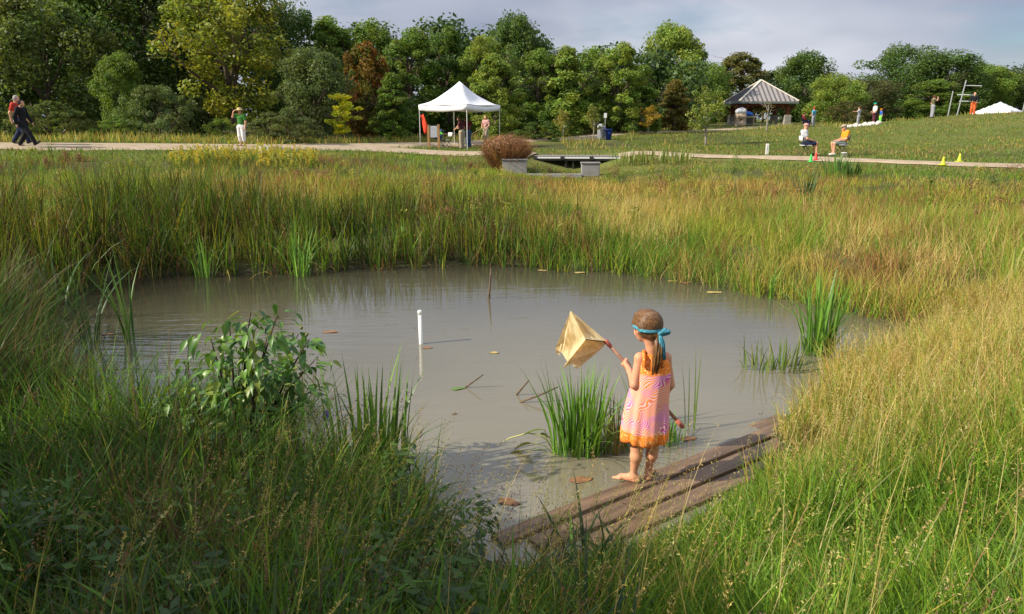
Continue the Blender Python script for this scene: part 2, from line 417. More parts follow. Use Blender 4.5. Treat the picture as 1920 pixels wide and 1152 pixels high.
a1 = nn('ShaderNodeMath'); a1.operation = 'MULTIPLY_ADD'; a1.inputs[1].default_value = .35; ll(w2.outputs['Fac'], a1.inputs[0]); ll(w1.outputs['Fac'], a1.inputs[2])
mr = nn('ShaderNodeMapRange'); mr.inputs['From Min'].default_value = .38; mr.inputs['From Max'].default_value = .68; mr.inputs['To Min'].default_value = .25; mr.inputs['To Max'].default_value = 1.0; ll(w3.outputs['Fac'], mr.inputs[0])
mlt = nn('ShaderNodeMath'); mlt.operation = 'MULTIPLY'; ll(a1.outputs[0], mlt.inputs[0]); ll(mr.outputs[0], mlt.inputs[1])
bp = nn('ShaderNodeBump'); bp.inputs['Strength'].default_value = .28; bp.inputs['Distance'].default_value = .03; ll(mlt.outputs[0], bp.inputs['Height'])
gl = nn('ShaderNodeBsdfGlossy'); gl.inputs['Roughness'].default_value = .03; gl.inputs['Color'].default_value = (.95, .95, .95, 1); ll(bp.outputs[0], gl.inputs['Normal'])
df = nn('ShaderNodeBsdfDiffuse')
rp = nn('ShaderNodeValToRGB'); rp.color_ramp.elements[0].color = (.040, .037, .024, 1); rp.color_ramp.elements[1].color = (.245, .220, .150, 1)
# mud colour painted darker away from the planks, imitating dark reflections toward the far shore
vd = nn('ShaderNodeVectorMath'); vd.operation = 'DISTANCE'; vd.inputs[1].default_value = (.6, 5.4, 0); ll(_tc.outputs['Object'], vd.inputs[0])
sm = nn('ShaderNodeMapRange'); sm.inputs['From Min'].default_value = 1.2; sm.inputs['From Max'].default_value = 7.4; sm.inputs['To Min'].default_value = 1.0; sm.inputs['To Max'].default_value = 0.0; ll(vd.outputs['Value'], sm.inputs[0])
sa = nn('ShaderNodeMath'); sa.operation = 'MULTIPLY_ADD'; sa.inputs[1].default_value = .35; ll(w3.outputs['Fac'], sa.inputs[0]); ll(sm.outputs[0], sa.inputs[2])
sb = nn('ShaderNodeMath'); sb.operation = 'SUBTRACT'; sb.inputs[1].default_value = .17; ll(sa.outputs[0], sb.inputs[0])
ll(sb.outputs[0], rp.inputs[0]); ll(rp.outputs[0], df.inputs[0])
tr = nn('ShaderNodeBsdfTransparent'); tr.inputs[0].default_value = (.92, .86, .70, 1)
m1 = nn('ShaderNodeMixShader'); m1.inputs[0].default_value = .22; ll(df.outputs[0], m1.inputs[1]); ll(tr.outputs[0], m1.inputs[2])
fr = nn('ShaderNodeFresnel'); fr.inputs['IOR'].default_value = 1.72; ll(bp.outputs[0], fr.inputs['Normal'])
m2 = nn('ShaderNodeMixShader'); ll(fr.outputs[0], m2.inputs[0]); ll(m1.outputs[0], m2.inputs[1]); ll(gl.outputs[0], m2.inputs[2]); ll(m2.outputs[0], _o.inputs[0])
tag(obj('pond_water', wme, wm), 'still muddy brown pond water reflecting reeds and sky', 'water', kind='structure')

# ------------------------------------------------------------------ gravel paths
def ribbon(name, pts, widths, lift, label):
    P = np.array([[p[0], p[1]] for p in pts]); S = []; Wd = []
    for i in range(len(P) - 1):
        for k in range(10):
            t = k / 10
            a, b, c, d = P[max(i - 1, 0)], P[i], P[i + 1], P[min(i + 2, len(P) - 1)]
            S.append(0.5 * (2 * b + (c - a) * t + (2 * a - 5 * b + 4 * c - d) * t * t + (3 * b - a - 3 * c + d) * t ** 3)); Wd.append(widths[i] * (1 - t) + widths[i + 1] * t)
    S.append(P[-1]); Wd.append(widths[-1]); S = np.array(S); Wd = np.array(Wd)
    T = np.gradient(S, axis=0); T /= np.linalg.norm(T, axis=1)[:, None]; Nn = np.stack([-T[:, 1], T[:, 0]], 1)
    m = 7; rows = []
    for j in range(m):
        u = (j / (m - 1) - .5)
        e = (vnoise(S[:, 0], S[:, 1], .9, 31 + j) - .5) * (.5 if j in (0, m - 1) else 0)
        rows.append(S + Nn * ((u * Wd) + e)[:, None])
    R = np.stack(rows, 1); Z = hz(R[..., 0], R[..., 1]); u = np.abs(np.linspace(-1, 1, m))
    Z = Z + lift - .05 * (u[None, :] > .99)
    n = len(S); ii = np.arange(n * m).reshape(n, m)
    q = np.stack([ii[:-1, :-1], ii[1:, :-1], ii[1:, 1:], ii[:-1, 1:]], -1).reshape(-1, 4)[:, ::-1]
    o = obj(name, mesh_np(name, np.concatenate([R, Z[..., None]], -1).reshape(-1, 3), [q], None, True), M['gravel'])
    return tag(o, label, 'path', kind='structure')
ribbon('path', back3, [2.6, 2.6, 2.6, 2.6, 2.6, 3.4, 3.0, 2.6, 2.4, 2.4, 2.4], .035, 'pale gravel path running behind the pond and up past the white canopy')
ribbon('path', front3[:5], [.6, 3.0, 3.2, 2.6, 1.7], .045, 'tan gravel path passing before the canopy to the footbridge')
ribbon('path', front3[5:], [1.0, 1.1, 1.2, 1.25, 1.3, 1.3, 1.3], .045, 'tan gravel path from the footbridge along the foot of the green hill')

# ================================================================== trees
def leaf_quads(C, size, nrm, rng, col, aspect=0.62):
    """rhombic leaf sprays at centres C, roughly facing nrm"""
    n = len(C)
    a = rng.normal(size=(n, 3)); a -= nrm * (a * nrm).sum(1)[:, None]; a /= np.linalg.norm(a, axis=1)[:, None] + 1e-9
    b = np.cross(nrm, a)
    s = size[:, None]
    fold = nrm * s * .18
    V = np.stack([C - a * s * .5, C + b * s * .5 * aspect - fold, C + a * s * .5 - fold * 1.2, C - b * s * .5 * aspect - fold], 1).reshape(-1, 3)
    i = np.arange(n)[:, None] * 4
    F = i + np.array([[0, 1, 2, 3]])
    return V, F, np.repeat(col, 4, 0)

def limb(mb, rng, p, d, length, r, depth, ends, spread, upb, minr):
    n = 5; pts = [Vector(p)]; rad = [r]; d = Vector(d).normalized()
    for i in range(n):
        d = (d + Vector(rng.normal(size=3)) * .11 + Vector((0, 0, upb))).normalized()
        pts.append(pts[-1] + d * (length / n)); rad.append(max(minr, r * (1 - .55 * (i + 1) / n)))
    mb.tube(pts, rad, 7 if depth == 0 else 5)
    if depth >= 2:
        ends.append(pts[-1]); ends.append(pts[3]); return
    kids = (4 if depth == 0 else 3)
    for k in range(kids):
        t = rng.integers(2, n + 1) if k else n
        a = rng.uniform(0, 2 * PI)
        side = d.cross(Vector((math.cos(a), math.sin(a), .3))).normalized()
        nd = (d * (1 - spread) + side * spread + Vector((0, 0, .12))).normalized()
        limb(mb, rng, pts[t], nd, length * rng.uniform(.45, .68), rad[t] * .75, depth + 1, ends, spread, upb, minr)

def make_tree(name, seed, h, wd, style):
    """returns (trunk mesh, crown mesh) of a tree h tall and wd wide, base at the origin"""
    rng = np.random.default_rng(seed)
    P = dict(round=(.03, .62, 112, 215, .25), tall=(.02, .60, 108, 205, .24), cone=(.01, .50, 104, 195, .23), open=(.13, .60, 84, 150, .26), bush=(.0, .5, 70, 220, .17), willow=(.02, .55, 100, 230, .23), sapling=(.26, .5, 34, 60, .20), thin=(.22, .5, 16, 16, .14), tier=(.14, .5, 40, 90, .24), red=(.03, .6, 90, 200, .25))[style]
    base, midz, nc, per, ls = P
    rz_ = h * (1 - base) / 2; cz = h * base + rz_
    mb = MB(); ends = []
    r0 = max(.018, h * (.018 if style in ('sapling', 'thin') else .02))
    th = h * (.32 if style not in ('sapling', 'thin', 'cone', 'tall') else .5)
    if style == 'bush':
        for k in range(7):
            a = rng.uniform(0, 2 * PI); limb(mb, rng, (math.cos(a) * .1, math.sin(a) * .1, -.1), (math.cos(a) * .5, math.sin(a) * .5, 1), h * .55, h * .012 + .008, 1, ends, .4, .03, .006)
    else:
        pts = [Vector((0, 0, -.15))]; d = Vector((rng.normal() * .03, rng.normal() * .03, 1))
        for i in range(5):
            pts.append(pts[-1] + d * (th + .15) / 5); d = (d + Vector((rng.normal() * .05, rng.normal() * .05, .1))).normalized()
        mb.tube(pts, [r0 * 1.25, r0, r0 * .92, r0 * .85, r0 * .8, r0 * .72], 8)
        nb = 5 if style != 'open' else 4
        for k in range(nb):
            a = 2 * PI * k / nb + rng.uniform(-.4, .4); el = rng.uniform(.45, 1.1) if k else 1.5
            if style in ('tall', 'cone', 'thin'): el += .25
            limb(mb, rng, pts[-1 - (k % 3)], (math.cos(a) * math.cos(el), math.sin(a) * math.cos(el), math.sin(el)), (h - th) * rng.uniform(.42, .6), r0 * .6, 0 if style not in ('sapling', 'thin') else 1, ends, .5, .02, .004 if style in ('sapling', 'thin') else .012)
    tm = mb.mesh(name + '_trunk', True)
    # clumps through the crown volume
    C = []; Rr = []
    while len(C) < nc:
        t = rng.uniform(0, 1); z = -1 + 2 * t
        if style in ('cone', 'thin'): prof = (1 - t) ** .8 * min(1, t * 6 + .35)
        elif style == 'tall': prof = math.sqrt(max(0, 1 - z * z)) ** .8 * (1.1 - .35 * t)
        elif style == 'tier': prof = (1 - t * .75) * (0.55 + .45 * math.cos(t * 18))
        elif style == 'bush': prof = math.sqrt(max(0, 1 - t * t)) * (.85 + .15 * t)
        elif style == 'open': prof = math.sqrt(max(0, 1 - z * z)) * (.75 + .35 * t)
        else: prof = math.sqrt(max(0, 1 - abs(z) ** 2.3)) * (1.05 - .15 * t)
        a = rng.uniform(0, 2 * PI); rr = math.sqrt(rng.uniform(.12, 1)) * prof * wd / 2 * rng.uniform(.8, 1.12)
        c = np.array([math.cos(a) * rr, math.sin(a) * rr, h * base + t * h * (1 - base) * .95])
        if ends and style in ('open', 'thin', 'sapling', 'tier') and rng.random() < .55:
            e = np.array(ends[rng.integers(len(ends))]); c = c * .35 + e * .65
        rc = rng.uniform(.09, .17) * min(wd, h * .8) * (1.1 if style in ('round', 'red') else .9)
        if rng.random() < .28:                # twigs standing out of the outline
            c = c + np.array([math.cos(a), math.sin(a), rng.uniform(-.2, 1.1)]) * rc * rng.uniform(.25, .6); rc *= .6
        C.append(c); Rr.append(rc)
    Vs, Fs, Cs = [], [], []; nv = 0
    lsz = ls * (1 if h > 5 else max(.35, h / 6))
    for c, r in zip(C, Rr):
        m = int(per * rng.uniform(.7, 1.3))
        u = rng.normal(size=(m, 3)); u /= np.linalg.norm(u, axis=1)[:, None]
        rad = r * rng.uniform(.35, 1.08, m) ** .6
        flat = 1.0 if style not in ('willow', 'tier') else (1.15 if style == 'willow' else .6)
        p = c + u * rad[:, None] * np.array([1, 1, flat])
        if style == 'willow': p[:, 2] -= rng.uniform(0, .5, m) * r
        nrm = u * .7 + np.array([0, 0, .25]) + rng.normal(size=(m, 3)) * .55; nrm /= np.linalg.norm(nrm, axis=1)[:, None]
        tone = rng.uniform(.8, 1.2)
        hue = rng.uniform(-.12, .14)
        base_c = np.array([1 + hue, 1, 1 - hue]) * tone
        col = base_c * rng.uniform(.7, 1.3, (m, 1)) * (1 + rng.normal(size=(m, 3)) * .06)
        if style == 'red':
            f = rng.uniform(0, 1) ** 2.2; col = col * np.array([.85 + 1.1 * f, 1.12 - .3 * f, .8])
        V, F, cc = leaf_quads(p, lsz * rng.uniform(.6, 1.35, m), nrm, rng, np.clip(col, .05, 6))
        Vs.append(V); Fs.append(F + nv); Cs.append(cc); nv += len(V)
    V = np.concatenate(Vs); V[:, 2] = np.maximum(V[:, 2], .02)
    cm = mesh_np(name + '_crown', V, [np.concatenate(Fs)], np.concatenate(Cs))
    cm.materials.append(M['leaf']); tm.materials.append(M['bark'] if style not in ('thin', 'sapling') else M['bark_pale'])
    return tm, cm, h, wd

LIB = {}
for st, specs in dict(round=[(11, 9.5), (11, 8.5), (10, 8)], tall=[(12, 5.5), (12, 6.2)], cone=[(9, 4.8)], open=[(12, 8)], bush=[(3, 4), (2.6, 4.2)], willow=[(9, 9)], sapling=[(3.2, 2.2)], thin=[(4.2, 2.4)], tier=[(3.4, 3.3)], red=[(8, 6)]).items():
    LIB[st] = [make_tree(st, hash_ + i * 7, *sp, st) for hash_, (i, sp) in zip([13 + 5 * len(st), 71, 133], enumerate(specs))]

GREEN = (.148, .236, .040); DARK = (.092, .158, .035); LIGHT = (.225, .312, .055); OLIVE = (.115, .155, .038); GREYG = (.135, .190, .065); BROWNG = (.15, .155, .05)
_trng = np.random.default_rng(77)
def place_tree(px, Y, top, wpx, style, tint, label, name='tree', var=0, h=None, group=None, x=None):
    X = x_at(px, Y) if x is None else x
    z = hz1(X, Y)
    if h is None: h = at_y(px, top, Y).z - z
    tm, cm, lh, lw = LIB[style][var % len(LIB[style])]
    root = thing(name, label, 'shrub' if name == 'shrub' else 'tree', (X, Y, z), _trng.uniform(0, 6.28), group)
    sz = h / lh; sw = wpx * Y / FPX / lw
    root.scale = (sw, sw, sz)
    t = obj('trunk' if style != 'bush' else 'stems', tm, None, root)
    c = obj('crown', cm, None, root)
    j = _trng.uniform(.9, 1.1)
    c.color = (tint[0] * j, tint[1] * j, tint[2] * j, 1)
    return root

TREES = [
 (95, 45, -8, 270, 'willow', OLIVE, 'broad olive-green willow-like tree behind the two walkers at the left', 0),
 (-60, 47, -90, 260, 'round', DARK, 'dark green tree cut off by the left picture edge, tallest there', 0),
 (245, 52, -120, 260, 'round', DARK, 'very dark tall tree in forest shade between the willow and the yellowish tree', 1),
 (238, 42, 100, 88, 'round', GREEN, 'small rounded mid-green tree standing out before the dark forest', 2),
 (440, 43, -70, 240, 'open', (.20, .235, .032), 'big airy yellow-green tree with forked trunk behind the woman in the hat', 0),
 (350, 56, -130, 230, 'round', OLIVE, 'tall olive tree behind the yellow-green forked tree, going past the top edge', 2),
 (548, 60, 4, 130, 'round', DARK, 'dark tree whose top meets the sky right of the yellow-green tree', 1),
 (632, 62, 30, 110, 'tall', GREEN, 'tall green tree reaching the skyline above the orange maple', 0),
 (708, 63, 34, 120, 'tall', GREEN, 'tall green tree on the skyline right of the orange maple', 1),
 (690, 54, 86, 88, 'red', (.15, .135, .03), 'maple turning orange and red in the middle of the forest edge', 0),
 (590, 50, 92, 130, 'round', GREYG, 'grey-green rounded tree left of the orange maple', 2),
 (772, 57, 52, 120, 'tall', GREEN, 'narrow green tree rising behind the left side of the white canopy', 0),
 (842, 60, 50, 100, 'tall', (.105, .18, .034), 'green tree rising straight behind the canopy peak', 0),
 (905, 58, 64, 100, 'tall', LIGHT, 'light green tree just right of the canopy peak', 1),
 (968, 67, 27, 108, 'round', DARK, 'tall dark tree standing above its neighbours at the centre of the skyline', 2),
 (738, 50, 138, 96, 'cone', GREEN, 'pointed lower tree at forest edge just left of the canopy', 0),
 (930, 52, 100, 96, 'tall', LIGHT, 'bright leafy tree at the forest edge behind the right canopy leg', 0),
 (1010, 58, 90, 100, 'tall', GREEN, 'rounded green tree at forest edge below the tall dark skyline tree', 1),
 (1062, 57, 88, 120, 'cone', LIGHT, 'pointed light green tree behind the leftmost of the small saplings', 0),
 (1112, 60, 86, 90, 'tall', GREEN, 'upright green tree behind the rubbish bins', 1),
 (1158, 58, 80, 100, 'tall', LIGHT, 'light green tree right of the rubbish bins', 0),
 (1250, 80, 46, 130, 'round', LIGHT, 'tall pale green tree, highest one left of the pavilion', 2),
 (1200, 62, 124, 100, 'cone', GREEN, 'mid-green tree in front of the tall pale green one', 1),
 (1262, 64, 150, 86, 'cone', (.19, .17, .04), 'tree tinged orange-brown left of the young airy tree', 0),
 (1320, 92, 118, 100, 'round', GREEN, 'green tree behind the young airy tree near the pavilion', 0),
 (1385, 98, 98, 120, 'tall', BROWNG, 'brownish green tree directly behind the pavilion roof', 0),
 (1500, 96, 98, 110, 'round', DARK, 'dark green tree standing alone against sky right of the pavilion', 2),
 (1560, 78, 140, 100, 'round', LIGHT, 'light green tree right of the dark lone tree by the pavilion', 1),
 (1620, 84, 150, 120, 'round', (.09, .10, .035), 'low dull green tree behind the people gathered on the hill crest', 0),
 (1680, 98, 86, 150, 'round', DARK, 'large dark oak-like tree highest on the right skyline', 0),
 (1765, 96, 98, 130, 'round', DARK, 'second dark tree right of the highest one on the right skyline', 1),
 (1745, 80, 148, 100, 'tall', GREEN, 'mid-green tree behind the lone standing person on the crest', 1),
 (1835, 100, 122, 110, 'round', GREEN, 'green tree behind the tall frame of poles', 2),
 (1895, 104, 136, 110, 'round', OLIVE, 'olive tree behind the small white tent on the hill', 1),
 (1975, 104, 128, 120, 'round', GREEN, 'green tree at right picture edge behind the tall pole', 0),
]
for px, Y, top, w, st, tint, lab, var in TREES:
    place_tree(px, Y, top, w, st, tint, lab, 'tree', var, group='trees along the forest edge')
SHRUBS = [
 (100, 36.5, 190, 170, 'bush', OLIVE, 'low olive shrub on the far side of the path just right of the walkers', 0),
 (300, 39, 160, 190, 'bush', GREYG, 'tall grey-green shrub with brownish tip left of the forked tree', 1),
 (215, 37.5, 222, 110, 'bush', GREEN, 'small green shrub between the olive and the grey-green shrub', 0),
 (535, 39, 204, 170, 'bush', (.14, .18, .06), 'pale feathery willow shrub right behind the woman in the hat', 0),
 (415, 39.5, 222, 90, 'bush', LIGHT, 'light green shrub just left of the woman in the hat', 1),
 (1010, 51, 226, 120, 'bush', DARK, 'dark shrub at forest edge right of the canopy', 0),
 (1180, 58, 214, 120, 'bush', DARK, 'dark shrub at forest edge behind the yellow-orange sapling', 1),
 (1585, 74, 190, 90, 'bush', (.12, .12, .04), 'round olive bush at the crest behind the gathered people', 0),
]
for px, Y, top, w, st, tint, lab, var in SHRUBS:
    place_tree(px, Y, top, w, st, tint, lab, 'shrub', var, group='shrubs along the forest edge')
place_tree(642, 44, 174, 112, 'tier', (.60, .60, .04), 'small bright yellow-green tree in spreading tiers by the path', 'tree')
place_tree(1055, 50, 205, 44, 'sapling', (.26, .25, .05), 'leftmost small sapling with yellowing round crown beside the path', 'tree', group='young planted trees')
place_tree(1112, 51.5, 196, 46, 'sapling', (.22, .24, .05), 'small sapling with rounded crown just left of the grey rubbish bin', 'tree', group='young planted trees')
place_tree(1216, 57, 198, 58, 'sapling', (.42, .30, .04), 'small yellow-orange sapling right of the blue bin', 'tree', group='young planted trees')
place_tree(1325, 46, 162, 84, 'sapling', (.19, .24, .045), 'young airy tree with slim stem left of the pavilion', 'tree', group='young planted trees')
place_tree(1437, 62, 176, 52, 'thin', (.24, .20, .06), 'slender almost bare sapling with pale stem before the pavilion', 'tree', group='young planted trees')
# trees at the photographer's left, out of view, that throw the shade over the near left bank
for i, (x, y, h, w) in enumerate([(-6.3, .2, 4.3, 4.4), (-6.7, 1.8, 3.1, 2.8), (-6.4, -2.4, 5.0, 4.4), (-10.2, 4.2, 4.3, 3.8)]):
    tm, cm, lh, lw = LIB['round'][i % 3]
    root = thing('tree', ['shade tree on the left bank beside the viewpoint, middle of three', 'shade tree on the left bank nearest the pond', 'shade tree on the left bank farthest from the pond', 'shade tree set farthest left of the viewpoint'][i], 'tree', (x, y, hz1(x, y)), i * 1.3)
    root.scale = (w / lw, w / lw, h / lh)
    obj('trunk', tm, None, root); c = obj('crown', cm, None, root); c.color = (*GREEN, 1)

# the wood behind, one mass
def woods(name, spots, seed, tint, label):
    rng = np.random.default_rng(seed); Vs, Fs, Cs = [], [], []; nv = 0; tr = MB()
    for px, Y, top, wpx in spots:
        X = x_at(px, Y); z0 = hz1(X, Y); h = at_y(px, top, Y).z - z0; w = wpx * Y / FPX
        tr.tube([(X, Y, z0 - .2), (X + .1, Y, z0 + h * .5)], [.16, .06], 6)
        for k in range(34):
            t = rng.uniform(.02, 1); a = rng.uniform(0, 6.28); rr = math.sqrt(max(.03, 1 - (2 * t - .9) ** 2 * .9)) * w / 2 * math.sqrt(rng.uniform(.1, 1))
            c = np.array([X + math.cos(a) * rr, Y + math.sin(a) * rr, z0 + h * t * .96]); m = 92
            u = rng.normal(size=(m, 3)); u /= np.linalg.norm(u, axis=1)[:, None]
            p = c + u * (w * .19 * rng.uniform(.4, 1.05, m) ** .6)[:, None]
            nrm = u * .7 + np.array([0, 0, .5]) + rng.normal(size=(m, 3)) * .4; nrm /= np.linalg.norm(nrm, axis=1)[:, None]
            V, F, cc = leaf_quads(p, rng.uniform(.3, .62, m), nrm, rng, np.array(tint) * rng.uniform(.6, 1.25) * rng.uniform(.75, 1.25, (m, 1)))
            Vs.append(V); Fs.append(F + nv); Cs.append(cc); nv += len(V)
    me = mesh_np(name, np.concatenate(Vs), [np.concatenate(Fs)], np.concatenate(Cs)); me.materials.append(M['grass'])
    o = obj(name, me); tag(o, label, 'woodland', kind='stuff')
    t = tr.build('trunks', M['bark'], o); t['kind'] = 'stuff'
_wr = random.Random(5)
woods('woodland', [(px + _wr.uniform(-20, 20), 70 + _wr.uniform(-3, 6), (-70 if px < 480 else 60 + _wr.uniform(-15, 20) if px < 1000 else 105 + _wr.uniform(-8, 15)), 170) for px in range(-260, 1235, 62)], 3, (.065, .118, .030), 'dark green wood filling the gaps behind the trees of the forest edge')
woods('woodland', [(px + _wr.uniform(-20, 20), 112 + _wr.uniform(-4, 6), 142 + _wr.uniform(-8, 10), 120) for px in range(1290, 2300, 60)], 4, (.065, .11, .032), 'distant low wood behind the pavilion and the right-hand hill')

# ================================================================== grasses and reeds (uncountable: stuff)
def blades(P, h, w, ang, lean, curl, col, segs=3, tipcol=None, twist=None, rng=None):
    n = len(P); t = np.linspace(0, 1, segs + 1)
    dx_, dy_ = np.cos(ang), np.sin(ang)
    fa = ang + PI / 2 if twist is None else twist
    sx, sy = np.cos(fa), np.sin(fa)
    V = np.zeros((n, 2 * segs + 1, 3), np.float32); Cc = np.zeros((n, 2 * segs + 1, 3), np.float32)
    tip = col if tipcol is None else tipcol
    for k in range(segs + 1):
        tt = t[k]; hor = h * (lean * tt + curl * tt ** 2.2); zz = h * np.sqrt(np.maximum(.05, 1 - np.minimum((lean + curl * tt) ** 2 * .8, .93))) * tt
        zz = zz - h * np.maximum(0, curl - .45) * tt ** 3 * .8
        cx, cy, cz_ = P[:, 0] + dx_ * hor, P[:, 1] + dy_ * hor, P[:, 2] + zz
        ww = w * (1 - tt ** 1.8) * (.75 + .5 * min(1, tt * 3)) / 2
        cc = col * (1 - tt) + tip * tt
        if k < segs:
            V[:, 2 * k] = np.stack([cx - sx * ww, cy - sy * ww, cz_], 1); V[:, 2 * k + 1] = np.stack([cx + sx * ww, cy + sy * ww, cz_], 1)
            Cc[:, 2 * k] = cc; Cc[:, 2 * k + 1] = cc
        else:
            V[:, 2 * k] = np.stack([cx, cy, cz_], 1); Cc[:, 2 * k] = cc
    m = 2 * segs + 1; b = np.arange(n)[:, None] * m
    qs = [b + np.array([[2 * k, 2 * k + 1, 2 * k + 3, 2 * k + 2]]) for k in range(segs - 1)]
    q = np.concatenate(qs) if qs else np.zeros((0, 4), int)
    tr = b + np.array([[2 * segs - 2, 2 * segs - 1, 2 * segs]])
    return V.reshape(-1, 3), q, tr, Cc.reshape(-1, 3)

class Grass:
    def __init__(s): s.V = []; s.Q = []; s.T = []; s.C = []; s.n = 0
    def add(s, V, q, t, c):
        s.V.append(V); s.Q.append(q + s.n); s.T.append(t + s.n); s.C.append(c); s.n += len(V)
    def build(s, name, label, cat):
        me = mesh_np(name, np.concatenate(s.V), [np.concatenate(s.Q), np.concatenate(s.T)], np.clip(np.concatenate(s.C), .004, .9))
        me.materials.append(M['grass'])
        return tag(obj(name, me), label, cat, kind='stuff')

def scatter(rng, n, r0, r1, a0=-44, a1=44, pw=0.0):
    """points in a fan before the viewpoint; pw 1 = even per metre of distance, 2 = even per area"""
    u = rng.uniform(0, 1, n)
    if pw == 0: r = r0 * (r1 / r0) ** u
    else: r = (r0 ** pw + u * (r1 ** pw - r0 ** pw)) ** (1 / pw)
    a = np.radians(rng.uniform(a0, a1, n))
    return r * np.sin(a), r * np.cos(a)
def tuft(rng, x, y, per, rad):
    n = len(x); a = rng.uniform(0, 2 * PI, (n, per)); r = rad * np.sqrt(rng.uniform(0, 1, (n, per)))
    return (x[:, None] + np.cos(a) * r).ravel(), (y[:, None] + np.sin(a) * r).ravel(), a.ravel()
def palette(rng, n, cols, wts, jit=.18):
    """wts: list of weights or (n,k) array"""
    cols = np.array(cols); k = len(cols)
    wts = np.broadcast_to(np.asarray(wts, float), (n, k)); cw = np.cumsum(wts, 1); cw /= cw[:, -1:]
    i = (rng.uniform(0, 1, (n, 1)) > cw).sum(1).clip(0, k - 1)
    return cols[i] * rng.uniform(1 - jit, 1 + jit, (n, 1)) * (1 + rng.normal(size=(n, 3)) * .05)
def patchy(rng, x, y, cols, wts, scale, k=5.0, seed=0, jit=.18):
    """each colour has its own patches of ground where it prevails"""
    n = len(x); wts = np.broadcast_to(np.asarray(wts, float), (n, len(cols))).copy()
    for i in range(len(cols)): wts[:, i] *= np.exp(k * (fnoise(x, y, scale, seed + 13 * i) - .5) * 2)
    return palette(rng, n, cols, wts, jit)
def put(G, rng, x, y, h, w, ang, lean, curl, col, segs, tipcol=None, sink=.03):
    z = hz(x, y) - sink
    tw = rng.uniform(0, 2 * PI, len(x))
    G.add(*blades(np.stack([x, y, z], 1), h, w, ang, lean, curl, col, segs, tipcol, tw))
def heads(G, rng, x, y, h, ang, lean, curl, col, per=18, length=.28, size=.012, sink=.03, droop=.3, spr=1.0):
    """loose seed heads along the top of stems that are built with the same arguments"""
    n = len(x); t = rng.uniform(1 - length, 1.0, (n, per)); hor = h[:, None] * (lean[:, None] * t + curl[:, None] * t ** 2.2)
    zz = h[:, None] * np.sqrt(np.maximum(.05, 1 - np.minimum((lean[:, None] + curl[:, None] * t) ** 2 * .8, .93))) * t
    zz -= h[:, None] * np.maximum(0, curl - .45)[:, None] * t ** 3 * .8
    P = np.stack([x[:, None] + np.cos(ang)[:, None] * hor, y[:, None] + np.sin(ang)[:, None] * hor, (hz(x, y) - sink)[:, None] + zz], -1).reshape(-1, 3)
    spread = ((1.02 - t) * .35 + .05).ravel() * np.repeat(h, per) * .35 * spr
    aa = rng.uniform(0, 2 * PI, n * per)
    P = P + np.stack([np.cos(aa) * spread, np.sin(aa) * spread, -spread * droop], 1) * rng.uniform(.2, 1, (n * per, 1))
    d = np.stack([np.cos(aa) * .5, np.sin(aa) * .5, rng.uniform(-.2, 1, n * per)], 1); d /= np.linalg.norm(d, axis=1)[:, None]
    sd = np.cross(d, rng.normal(size=d.shape)); sd /= np.linalg.norm(sd, axis=1)[:, None] + 1e-9
    s = (size * rng.uniform(.7, 1.4, n * per))[:, None]
    V = np.stack([P - d * s, P + sd * s * .28, P + d * s, P - sd * s * .28], 1).reshape(-1, 3)
    q = np.arange(n * per)[:, None] * 4 + np.array([[0, 1, 2, 3]])
    G.add(V, q, np.zeros((0, 3), int), np.repeat(np.repeat(col, per, 0) * rng.uniform(.75, 1.25, (n * per, 1)), 4, 0))
def sway(rng, n, mean, sd): return np.clip(rng.normal(mean, sd, n), 0, .9)
def walk(x, y):                     # distance from both paths
    return np.minimum(seg_d(back3, x, y), seg_d(front3, x, y))
def on_board(x, y):                 # the plank walk, kept free
    v = y - .73 * x
    return (v > 3.34) & (v < 4.25) & (x > -.35) & (x < 2.0)

G_GREEN = (.105, .215, .024); G_BRIGHT = (.185, .34, .032); G_DEEP = (.05, .11, .02); G_YEL = (.31, .33, .05); G_GOLD = (.45, .36, .11); G_STRAW = (.55, .45, .20); G_RUST = (.26, .14, .06); G_BROWN = (.13, .085, .045); G_OLIVE = (.14, .185, .036)

# --- cattail reeds on the far left shore
rng = np.random.default_rng(1); G = Grass()
x, y = scatter(rng, 26000, 8.2, 19, -48, 12, 1.2)
d = pond_d(x, y); edge = 1.6 * fnoise(x, y, 2.2, 40)
ok = (d > -.32 + .3 * fnoise(x, y, .8, 44)) & (d < 5.5) & (y > 7.2) & (x < .7 + edge) & (vnoise(x, y, .55, 41) > .30 + .05 * d)
x, y = x[ok][:2900], y[ok][:2900]
x, y, a = tuft(rng, x, y, 4, .08); n = len(x)
dn = pond_d(x, y)
pat = fnoise(x, y, 1.6, 43)
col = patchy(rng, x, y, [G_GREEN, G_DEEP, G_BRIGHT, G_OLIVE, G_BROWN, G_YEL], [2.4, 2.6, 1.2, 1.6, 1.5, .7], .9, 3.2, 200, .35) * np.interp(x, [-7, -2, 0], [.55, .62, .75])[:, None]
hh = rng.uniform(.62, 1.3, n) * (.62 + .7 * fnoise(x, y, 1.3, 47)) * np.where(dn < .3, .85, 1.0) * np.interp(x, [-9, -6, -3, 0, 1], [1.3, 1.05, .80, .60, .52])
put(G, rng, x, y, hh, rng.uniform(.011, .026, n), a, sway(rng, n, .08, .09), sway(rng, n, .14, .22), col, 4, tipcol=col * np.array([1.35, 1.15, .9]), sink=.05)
m = rng.random(n) < .5                      # broken, dead leaves between
put(G, rng, x[m], y[m], hh[m] * .7, rng.uniform(.010, .016, m.sum()), rng.uniform(0, 6.28, m.sum()), sway(rng, m.sum(), .25, .15), sway(rng, m.sum(), .5, .25), patchy(rng, x[m], y[m], [G_BROWN, G_RUST, G_GOLD, (.10, .055, .035)], [3, 2, 1.2, 2], 1.0, 2.5, 230), 4)
